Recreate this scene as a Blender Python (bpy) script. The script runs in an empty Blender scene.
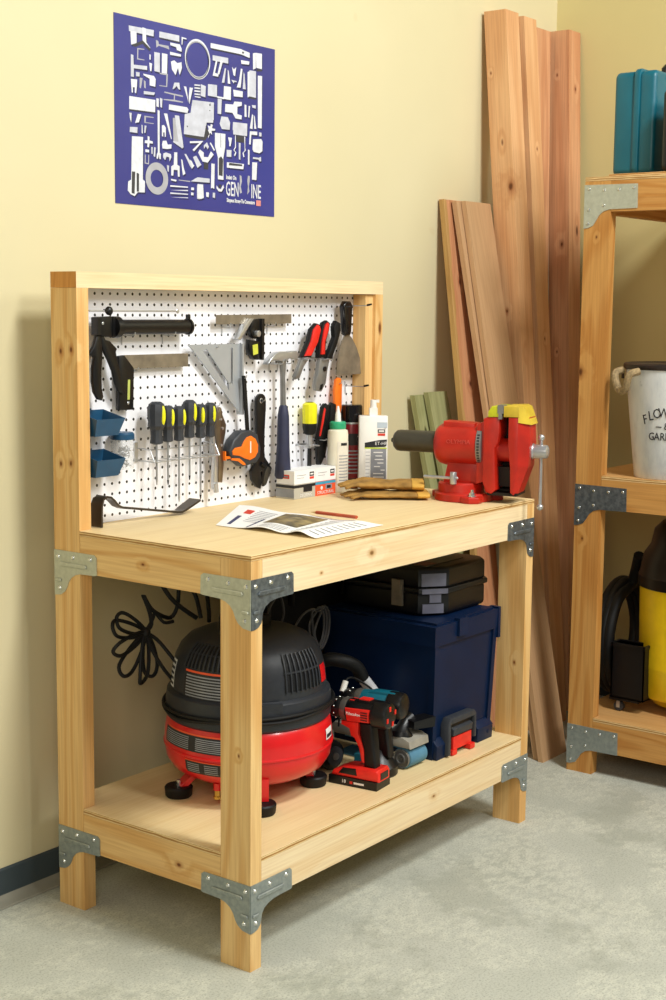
import bpy, bmesh, math, random
from math import sin, cos, pi, radians as R
from mathutils import Vector as V, Matrix
random.seed(4)
SC = bpy.context.scene
COL = SC.collection

# ------------------------------------------------------------------ materials
def lin(h):
    h = h.lstrip('#'); o = []
    for i in (0, 2, 4):
        c = int(h[i:i+2], 16)/255
        o.append(c/12.92 if c <= .04045 else ((c+.055)/1.055)**2.4)
    return (*o, 1)
MATS = {}
def newmat(name):
    m = bpy.data.materials.new(name); m.use_nodes = True
    nt = m.node_tree; b = nt.nodes['Principled BSDF']
    return m, nt, b
def N(nt, t, **kw):
    n = nt.nodes.new(t)
    for k, v in kw.items():
        if hasattr(n, k) and k not in n.inputs: setattr(n, k, v)
        else: n.inputs[k.replace('_', ' ')].default_value = v
    return n
def LK(nt, a, b): nt.links.new(a, b)
def ramp(nt, src, stops, interp='LINEAR'):
    r = nt.nodes.new('ShaderNodeValToRGB'); r.color_ramp.interpolation = interp
    e = r.color_ramp.elements
    while len(e) < len(stops): e.new(.5)
    for i, (p, c) in enumerate(stops):
        e[i].position = p; e[i].color = c if not isinstance(c, str) else lin(c)
    LK(nt, src, r.inputs[0]); return r.outputs[0]
def math_(nt, op, a, b=None):
    n = nt.nodes.new('ShaderNodeMath'); n.operation = op
    for i, x in enumerate((a, b)):
        if x is None: continue
        if isinstance(x, (int, float)): n.inputs[i].default_value = x
        else: LK(nt, x, n.inputs[i])
    return n.outputs[0]
def mixc(nt, f, a, b, mode='MIX'):
    n = nt.nodes.new('ShaderNodeMix'); n.data_type = 'RGBA'; n.blend_type = mode
    for s, x in ((n.inputs[0], f), (n.inputs[6], a), (n.inputs[7], b)):
        if isinstance(x, (int, float, tuple)): s.default_value = x
        elif isinstance(x, str): s.default_value = lin(x)
        else: LK(nt, x, s)
    return n.outputs[2]
def mapped(nt, scale=(1, 1, 1), rnd=False):
    tc = nt.nodes.new('ShaderNodeTexCoord'); mp = nt.nodes.new('ShaderNodeMapping')
    mp.inputs['Scale'].default_value = scale
    LK(nt, tc.outputs['Object'], mp.inputs[0])
    if rnd:
        oi = nt.nodes.new('ShaderNodeObjectInfo')
        c = nt.nodes.new('ShaderNodeCombineXYZ')
        for i, k in enumerate((13, 29, 41)): LK(nt, math_(nt, 'MULTIPLY', oi.outputs['Random'], k), c.inputs[i])
        LK(nt, c.outputs[0], mp.inputs['Location'])
    return mp.outputs[0]
def noise(nt, vec, scale, detail=3, rough=.5, dist=0):
    n = nt.nodes.new('ShaderNodeTexNoise'); n.inputs['Scale'].default_value = scale
    n.inputs['Detail'].default_value = detail; n.inputs['Roughness'].default_value = rough
    n.inputs['Distortion'].default_value = dist
    LK(nt, vec, n.inputs['Vector']); return n.outputs[0]
def bump(nt, b, h, strength=.2, dist=.002):
    n = nt.nodes.new('ShaderNodeBump'); n.inputs['Strength'].default_value = strength
    n.inputs['Distance'].default_value = dist
    LK(nt, h, n.inputs['Height']); LK(nt, n.outputs[0], b.inputs['Normal'])
def flat(name, col, rough=.5, metal=0, var=.12, vs=30, bmp=0, coat=0, spec=.5, trans=0):
    if name in MATS: return MATS[name]
    m, nt, b = newmat(name)
    b.inputs['Roughness'].default_value = rough; b.inputs['Metallic'].default_value = metal
    b.inputs['Specular IOR Level'].default_value = spec
    if coat: b.inputs['Coat Weight'].default_value = coat; b.inputs['Coat Roughness'].default_value = .12
    if trans: b.inputs['Transmission Weight'].default_value = trans
    c = lin(col); v = mapped(nt)
    n = noise(nt, v, vs, 3)
    lo = tuple(x*(1-var) for x in c[:3])+(1,); hi = tuple(min(1, x*(1+var)) for x in c[:3])+(1,)
    LK(nt, ramp(nt, n, [(.3, lo), (.7, hi)]), b.inputs['Base Color'])
    if bmp: bump(nt, b, noise(nt, v, vs*6, 2), bmp, .001)
    MATS[name] = m; return m
WOODS = {'pine': ('#EECA8C', '#CF954A', '#A2602A', .52, 46),
         'palepine': ('#F4E0B8', '#E6C490', '#BE8A4C', .45, 30),
         'pineside': ('#EDCB95', '#D9A663', '#B4763A', .42, 55),
         'ply': ('#EBD5A6', '#DDBE86', '#C9A468', .25, 26),
         'aged': ('#D09C58', '#B27330', '#84491A', .6, 60),
         'agedply': ('#D2A66C', '#BD8A4E', '#95602E', .3, 26),
         'fir': ('#E4B585', '#CB9160', '#98572F', .55, 34),
         'redfir': ('#DAA67C', '#BF8259', '#84482B', .6, 34),
         'cedar': ('#D29A70', '#B97A52', '#8A4A30', .55, 40),
         'beige': ('#C7A077', '#B88F66', '#A07A54', .3, 90),
         'bark': ('#C49C60', '#A87C44', '#7A5028', .5, 30),
         'endgrain': ('#D69A50', '#BC7A34', '#A0622A', .6, 130),
         'green': ('#A9A878', '#8E8F5E', '#6C6C42', .45, 70)}
def wood(kind, axis, rnd=False, knots=True, at=(), tag_=''):
    key = f'{kind}_wood_{"xyz"[axis]}{"r" if rnd else ""}{tag_}'
    if key in MATS: return MATS[key]
    hi, mid, dk, st, fr = WOODS[kind]
    m, nt, b = newmat(key)
    b.inputs['Roughness'].default_value = .55; b.inputs['Specular IOR Level'].default_value = .3
    s = [6, 6, 6]; s[axis] = .55
    v = mapped(nt, tuple(s), rnd)
    n1 = noise(nt, v, 1.3, 1.5, .4)
    s2 = [1, 1, 1]; s2[axis] = .38
    vk = mapped(nt, tuple(s2), rnd)
    vor = nt.nodes.new('ShaderNodeTexVoronoi'); vor.inputs['Scale'].default_value = {'fir': 8.5, 'aged': 7.5, 'cedar': 8.5}.get(kind, 5.5)
    LK(nt, vk, vor.inputs['Vector']); kd = vor.outputs['Distance']
    swirl = ramp(nt, kd, [(.03, (1, 1, 1, 1)), (.2, (0, 0, 0, 1))])
    g = math_(nt, 'MULTIPLY', n1, fr)
    g = math_(nt, 'ADD', g, math_(nt, 'MULTIPLY', swirl, 5.0 if knots else 0))
    kmin = None
    for (kx, ky, kz, kr) in at:      # knots with a place of their own on the board
        tc = nt.nodes.new('ShaderNodeTexCoord'); s_ = nt.nodes.new('ShaderNodeVectorMath'); s_.operation = 'SUBTRACT'
        LK(nt, tc.outputs['Object'], s_.inputs[0]); s_.inputs[1].default_value = (kx, ky, kz)
        m_ = nt.nodes.new('ShaderNodeVectorMath'); m_.operation = 'MULTIPLY'; LK(nt, s_.outputs[0], m_.inputs[0])
        sc_ = [1/kr]*3; sc_[axis] = .62/kr; m_.inputs[1].default_value = sc_
        l_ = nt.nodes.new('ShaderNodeVectorMath'); l_.operation = 'LENGTH'; LK(nt, m_.outputs[0], l_.inputs[0])
        d_ = math_(nt, 'MULTIPLY', l_.outputs['Value'], math_(nt, 'ADD', .55, math_(nt, 'MULTIPLY', noise(nt, mapped(nt), 45, 2), .9))); kmin = d_ if kmin is None else math_(nt, 'MINIMUM', kmin, d_)
    if kmin is not None:
        g = math_(nt, 'ADD', g, math_(nt, 'MULTIPLY', ramp(nt, math_(nt, 'MULTIPLY', kmin, .1), [(.05, (1, 1, 1, 1)), (.6, (0, 0, 0, 1))], 'EASE'), 4.5))
    g = math_(nt, 'SINE', g)
    g = math_(nt, 'MULTIPLY_ADD', g, .5); nt.nodes[-1].inputs[2].default_value = .5
    band = ramp(nt, g, [(0, mid), (.55, hi), (1, hi)])
    base = mixc(nt, st, hi, band)
    n0 = noise(nt, v, .5, 2)
    base = mixc(nt, ramp(nt, n0, [(.35, (0, 0, 0, 1)), (.75, (.55, .55, .55, 1))]), base, mid)
    s3 = [170, 170, 170]; s3[axis] = 5
    fine = noise(nt, mapped(nt, tuple(s3), rnd), 1, 2)
    base = mixc(nt, .35, base, ramp(nt, fine, [(.3, mid), (.7, hi)]), 'MULTIPLY') if False else mixc(nt, ramp(nt, fine, [(.35, (.22, .22, .22, 1)), (.6, (0, 0, 0, 1))]), base, dk)
    if knots:
        kn = ramp(nt, kd, [(.035, (1, 1, 1, 1)), (.06, (0, 0, 0, 1))])
        kc = tuple(x*.5 for x in lin(dk)[:3])+(1,)
        base = mixc(nt, kn, base, kc)
    if kmin is not None:
        kc = tuple(x*.35 for x in lin(dk)[:3])+(1,)
        base = mixc(nt, ramp(nt, math_(nt, 'MULTIPLY', kmin, .25), [(.12, (.85, .85, .85, 1)), (.26, (.45, .45, .45, 1)), (.5, (0, 0, 0, 1))]), base, dk)
        base = mixc(nt, ramp(nt, math_(nt, 'MULTIPLY', kmin, .25), [(.08, (.9, .9, .9, 1)), (.2, (0, 0, 0, 1))]), base, kc)
    LK(nt, base, b.inputs['Base Color'])
    bump(nt, b, fine, .12, .0006)
    MATS[key] = m; return m

def wall_mat(name='cream_wall_paint', c1='#D3C8A0', c2='#DACFA8'):
    m, nt, b = newmat(name)
    v = mapped(nt); b.inputs['Roughness'].default_value = .75
    n = noise(nt, v, 1.1, 4)
    c = ramp(nt, n, [(.3, c1), (.7, c2)])
    sp = noise(nt, v, 9, 2); k = ramp(nt, sp, [(.76, (0, 0, 0, 1)), (.8, (.25, .25, .25, 1))])
    LK(nt, mixc(nt, k, c, '#CDB98A'), b.inputs['Base Color'])
    bump(nt, b, noise(nt, v, 160, 3), .1, .001)
    return m
def floor_mat():
    m, nt, b = newmat('worn_concrete'); v = mapped(nt)
    b.inputs['Roughness'].default_value = .62; b.inputs['Specular IOR Level'].default_value = .35
    big = noise(nt, v, 1.6, 4, .6)
    base = ramp(nt, big, [(.3, '#AEB1A5'), (.55, '#BDBFB3'), (.75, '#A8AB9F')])
    p = noise(nt, v, 3.2, 8, .68, .4)
    pm = ramp(nt, p, [(.46, (0, 0, 0, 1)), (.54, (.65, .65, .65, 1))])
    p2 = noise(nt, mapped(nt, (1, 1.6, 1)), 26, 8, .75)
    pm2 = ramp(nt, p2, [(.44, (0, 0, 0, 1)), (.54, (1, 1, 1, 1))])
    mask = math_(nt, 'MULTIPLY', pm, pm2)
    base = mixc(nt, mask, base, '#D0D1C2')
    dk = noise(nt, v, 2.1, 9, .72)
    base = mixc(nt, ramp(nt, dk, [(.545, (0, 0, 0, 1)), (.60, (.42, .42, .42, 1))]), base, '#979A8D')
    gr = noise(nt, v, 190, 3, .7)
    base = mixc(nt, ramp(nt, gr, [(.34, (.6, .6, .6, 1)), (.5, (0, 0, 0, 1))]), base, '#7E7F72')
    LK(nt, base, b.inputs['Base Color'])
    bump(nt, b, gr, .15, .001)
    return m
def peg_mat():
    m, nt, b = newmat('white_perforated_hardboard')
    b.inputs['Roughness'].default_value = .35
    tc = nt.nodes.new('ShaderNodeTexCoord'); sp = nt.nodes.new('ShaderNodeSeparateXYZ')
    LK(nt, tc.outputs['Object'], sp.inputs[0])
    P = .0258
    def cell(o, off, p=P):
        a = math_(nt, 'SUBTRACT', o, off); a = math_(nt, 'DIVIDE', a, p)
        a = math_(nt, 'FRACT', a); a = math_(nt, 'SUBTRACT', a, .5); a = math_(nt, 'ABSOLUTE', a)
        return math_(nt, 'MULTIPLY', a, p)
    dx = cell(sp.outputs[0], .1381-P/2-P*10); dz = cell(sp.outputs[2], 1.5238-.0262/2-.0262*60, .0262)
    d = math_(nt, 'SQRT', math_(nt, 'ADD', math_(nt, 'MULTIPLY', dx, dx), math_(nt, 'MULTIPLY', dz, dz)))
    k = math_(nt, 'LESS_THAN', d, .0037)
    v = mapped(nt); w = ramp(nt, noise(nt, v, 8), [(.3, '#EFEFF4'), (.7, '#F6F6FA')])
    LK(nt, mixc(nt, k, w, '#15140F'), b.inputs['Base Color'])
    return m
def zinc(name='zinc', c1='#8C9492', c2='#A0A7A3', rough=.42):
    if name in MATS: return MATS[name]
    m, nt, b = newmat(name); v = mapped(nt)
    b.inputs['Metallic'].default_value = .5; b.inputs['Roughness'].default_value = rough
    LK(nt, ramp(nt, noise(nt, v, 70, 4, .65), [(.35, c1), (.65, c2)]), b.inputs['Base Color'])
    MATS[name] = m; return m
def glassy(name, col, alpha):
    m, nt, b = newmat(name); b.inputs['Base Color'].default_value = lin(col)
    b.inputs['Roughness'].default_value = .15; b.inputs['Alpha'].default_value = alpha
    return m

BLK = flat('black_plastic', '#0D0D0F', .42, vs=60, var=.2)
BLKR = flat('black_rubber', '#0B0B0C', .55, spec=.35)
BLKM = flat('black_metal', '#0D0D0F', .35, spec=.45)
DGREY = flat('charcoal_plastic', '#33363B', .5, vs=80)
HOOD = flat('charcoal_shroud', '#25282E', .45, vs=90, bmp=.1)
RED = flat('red_enamel', '#D8161A', .3, coat=.3, var=.05)
REDV = flat('vise_red_paint', '#B61F0D', .42, var=.22, vs=14, bmp=.12)
REDP = flat('red_plastic', '#E0281E', .4)
STEEL = flat('bright_steel', '#C4C6C8', .3, .75, var=.08)
STEELD = flat('dull_steel', '#8A8986', .4, .55, var=.2, vs=18)
STEELB = flat('brushed_brown_steel', '#8D8373', .36, .45, var=.25, vs=25)
WHITE = flat('white_plastic', '#F1EFE8', .4, var=.03)
CREAMP = flat('cream_plastic', '#F0E9D2', .35, var=.04)
PAPER = flat('white_paper', '#F4F3F0', .6, var=.03)
INK = flat('black_print', '#1C1C20', .5, var=.1)
INKW = flat('white_print', '#E9E8E4', .5, var=.05)
GREYP = flat('grey_print', '#8D9096', .5, var=.15)
ORANGE = flat('orange_plastic', '#F2761B', .4, var=.08)
ORANGEP = flat('orange_print', '#E8542A', .5, var=.08)
YELLOW = flat('yellow_plastic', '#E6E21E', .35, var=.06)
YELTANK = flat('yellow_tank_plastic', '#EDC71A', .35, var=.06)
BLUEBIN = flat('steel_blue_plastic', '#174A6C', .42, var=.08)
NAVY = flat('navy_plastic', '#051B3A', .42, spec=.25, var=.12, vs=12)
TEAL = flat('teal_plastic', '#0B5F70', .4, var=.1, vs=8)
ZINC = zinc(); ZINCL = zinc('zinc_light', '#B4B7A8', '#C2C5B6', .5); ZINCD = zinc('zinc_dark', '#555B60', '#757D82', .35)  # one zinc in three tones; upper brackets use them as painted reflections
SCREW = flat('screw_zinc', '#D4D6D2', .25, .9)

# ------------------------------------------------------------------ mesh builder
def pl(pts2, plane, d):
    return [V((a, d, b)) if plane == 'xz' else V((a, b, d)) if plane == 'xy' else V((d, a, b)) for a, b in pts2]
class MB:
    def __init__(s, *mats): s.bm = bmesh.new(); s.mats = list(mats); s.mi = 0
    def m(s, i): s.mi = i; return s
    def _add(s, b, bev=0, seg=2, edges=None, M=None):
        if bev:
            es = [e for e in (edges or b.edges) if len(e.link_faces) == 2 and e.calc_face_angle(0) > .45]
            if es: bmesh.ops.bevel(b, geom=es, offset=bev, segments=seg, affect='EDGES', clamp_overlap=True, profile=.5)
        if M is not None: bmesh.ops.transform(b, matrix=M, verts=b.verts)
        bmesh.ops.recalc_face_normals(b, faces=b.faces)
        for f in b.faces: f.material_index = s.mi
        me = bpy.data.meshes.new('tmp'); b.to_mesh(me); b.free()
        s.bm.from_mesh(me); bpy.data.meshes.remove(me); return s
    def hexa(s, p, bev=0, seg=2, M=None):
        b = bmesh.new(); v = [b.verts.new(q) for q in p]
        for f in ((0, 3, 2, 1), (4, 5, 6, 7), (0, 1, 5, 4), (1, 2, 6, 5), (2, 3, 7, 6), (3, 0, 4, 7)): b.faces.new([v[i] for i in f])
        return s._add(b, bev, seg, M=M)
    def box(s, x0, x1, y0, y1, z0, z1, bev=0, seg=2, M=None):
        return s.hexa([(x0, y0, z0), (x1, y0, z0), (x1, y1, z0), (x0, y1, z0), (x0, y0, z1), (x1, y0, z1), (x1, y1, z1), (x0, y1, z1)], bev, seg, M)
    def prism(s, pts, plane, d0, d1, bev=0, seg=2, M=None):
        b = bmesh.new(); a = [b.verts.new(q) for q in pl(pts, plane, d0)]; c = [b.verts.new(q) for q in pl(pts, plane, d1)]
        n = len(a); b.faces.new(a); b.faces.new(c[::-1])
        for i in range(n): b.faces.new([a[i], a[(i+1) % n], c[(i+1) % n], c[i]])
        capv = [set(a), set(c)]
        es = [e for e in b.edges if any(e.verts[0] in q and e.verts[1] in q for q in capv)]
        bmesh.ops.recalc_face_normals(b, faces=b.faces)
        return s._add(b, bev, seg, es if bev else None, M)
    def poly(s, pts3):
        b = bmesh.new(); b.faces.new([b.verts.new(p) for p in pts3])
        for f in b.faces: f.material_index = s.mi
        me = bpy.data.meshes.new('tmp'); b.to_mesh(me); b.free(); s.bm.from_mesh(me); bpy.data.meshes.remove(me); return s
    def sweep(s, pts, rad, n=8, closed=False, flat=1.0, cap=True):
        pts = [V(p) for p in pts]; k = len(pts)
        rad = [rad]*k if isinstance(rad, (int, float)) else rad
        b = bmesh.new(); rings = []; up = None
        for i in range(k):
            a = pts[(i-1) % k] if (closed or i) else pts[i]; c = pts[(i+1) % k] if (closed or i < k-1) else pts[i]
            t = (c-a).normalized()
            if up is None:
                up = V((0, 0, 1)) if abs(t.z) < .9 else V((0, 1, 0))
            u = (up-t*up.dot(t)).normalized(); w = t.cross(u); up = u
            rings.append([b.verts.new(pts[i]+(u*cos(2*pi*j/n)*flat+w*sin(2*pi*j/n))*rad[i]) for j in range(n)])
        for i in range(k if closed else k-1):
            A, B = rings[i], rings[(i+1) % k]
            for j in range(n): b.faces.new([A[j], A[(j+1) % n], B[(j+1) % n], B[j]])
        if cap and not closed:
            b.faces.new(rings[0][::-1]); b.faces.new(rings[-1])
        return s._add(b)
    def tube(s, pts, r, n=8, closed=False, sub=4, **k):
        """smooth tube through control points"""
        P = [V(p) for p in pts]; m = len(P); out = []
        rr = [r]*m if isinstance(r, (int, float)) else r; ro = []
        for i in range(m if closed else m-1):
            g = lambda j: P[j % m] if closed else P[max(0, min(m-1, j))]
            p0, p1, p2, p3 = g(i-1), g(i), g(i+1), g(i+2)
            for q in range(sub):
                t = q/sub
                out.append(.5*((2*p1)+(p2-p0)*t+(2*p0-5*p1+4*p2-p3)*t*t+(3*p1-p0-3*p2+p3)*t**3))
                ro.append(rr[i]*(1-t)+rr[(i+1) % m]*t)
        if not closed: out.append(P[-1]); ro.append(rr[-1])
        return s.sweep(out, ro, n, closed, **k)
    def cyl(s, p0, p1, r0, r1=None, n=20, bev=0):
        r1 = r0 if r1 is None else r1; p0, p1 = V(p0), V(p1); t = (p1-p0).normalized()
        if bev:
            L = (p1-p0).length
            return s.sweep([p0, p0+t*bev*.3, p0+t*bev, p1-t*bev, p1-t*bev*.3, p1], [r0-bev, r0-bev*.3, r0, r1, r1-bev*.3, r1-bev], n)
        return s.sweep([p0, p1], [r0, r1], n)
    def lathe(s, prof, c=(0, 0, 0), ax='z', n=40, a0=0, a1=2*pi):
        b = bmesh.new(); full = abs(a1-a0-2*pi) < 1e-6; rows = []
        for r, h in prof:
            row = []
            for j in range(n if full else n+1):
                a = a0+(a1-a0)*j/n
                p = (r*cos(a), r*sin(a), h) if ax == 'z' else (h, r*cos(a), r*sin(a)) if ax == 'x' else (r*cos(a), h, r*sin(a))
                row.append(b.verts.new(V(p)+V(c)))
            rows.append(row)
        L = len(rows[0])
        for A, B in zip(rows, rows[1:]):
            for j in range(L if full else L-1):
                b.faces.new([A[j], A[(j+1) % L], B[(j+1) % L], B[j]])
        if full:
            for row in (rows[0], rows[-1]):
                if (row[0].co-row[L//2].co).length > 1e-5: b.faces.new(row)
        bmesh.ops.remove_doubles(b, verts=b.verts, dist=1e-6)
        return s._add(b)
    def ball(s, c, r, sc=(1, 1, 1), n=16):
        b = bmesh.new(); bmesh.ops.create_uvsphere(b, u_segments=n, v_segments=n//2+2, radius=r)
        return s._add(b, M=Matrix.Translation(c) @ Matrix.Diagonal((*sc, 1)))
    def text(s, body, size, M, ext=.0004, sx=1, bold=0):
        cu = bpy.data.curves.new('t', 'FONT'); cu.body = body; cu.size = size; cu.extrude = ext; cu.offset = bold; cu.resolution_u = 2
        cu.align_x = 'CENTER'; cu.align_y = 'CENTER'
        ob = bpy.data.objects.new('t', cu); COL.objects.link(ob)
        dg = bpy.context.evaluated_depsgraph_get(); me = bpy.data.meshes.new_from_object(ob.evaluated_get(dg))
        bpy.data.objects.remove(ob); bpy.data.curves.remove(cu)
        b = bmesh.new(); b.from_mesh(me); bpy.data.meshes.remove(me)
        for f in b.faces: f.smooth = False
        return s._add(b, M=M @ Matrix.Diagonal((sx, 1, 1, 1)))
    def build(s, name, parent=None, off=None, ang=35, smooth=True):
        if off is None: off = OFF.get(parent.name) if parent else None
        if off is not None: bmesh.ops.translate(s.bm, verts=s.bm.verts, vec=-V(off))
        me = bpy.data.meshes.new(name); s.bm.to_mesh(me); s.bm.free()
        for m in s.mats: me.materials.append(m)
        if smooth:
            for p in me.polygons: p.use_smooth = True
            me.set_sharp_from_angle(angle=R(ang))
        o = bpy.data.objects.new(name, me); COL.objects.link(o)
        if parent: o.parent = parent
        elif off is not None: o.location = off
        return o
OFF = {}
def tag(o, label=None, cat=None, group=None, kind=None):
    for k, v in (('label', label), ('category', cat), ('group', group), ('kind', kind)):
        if v: o[k] = v
    return o
def thing(name, label, cat, loc, rot=0, group=None, world=True):
    """an Empty at the thing's base; with world=True its parts are modelled in room coordinates"""
    o = bpy.data.objects.new(name, None); COL.objects.link(o); o.empty_display_size = .05
    o.location = loc; o.rotation_euler = (0, 0, rot); tag(o, label, cat, group)
    if world: OFF[o.name] = V(loc)
    return o
def sub(name, mb, parent, label=None, **k):
    """a sub-part: child of a part, modelled in the same coordinates as the part"""
    off = OFF.get(parent.parent.name) if parent.parent else None
    o = mb.build(name, None, off=off, **k); o.location = (0, 0, 0); o.parent = parent
    if label: o['label'] = label
    return o
def XZ(x, y, z, rx=90, rz=0):   # text facing -y (rx=90), turned by rz
    return Matrix.Translation((x, y, z)) @ Matrix.Rotation(R(rz), 4, 'Z') @ Matrix.Rotation(R(rx), 4, 'X')
KEY, KEY2, KEY3, FILL, AMB, EXPO = 72, 46, 118, 38, .15, -0.02
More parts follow.
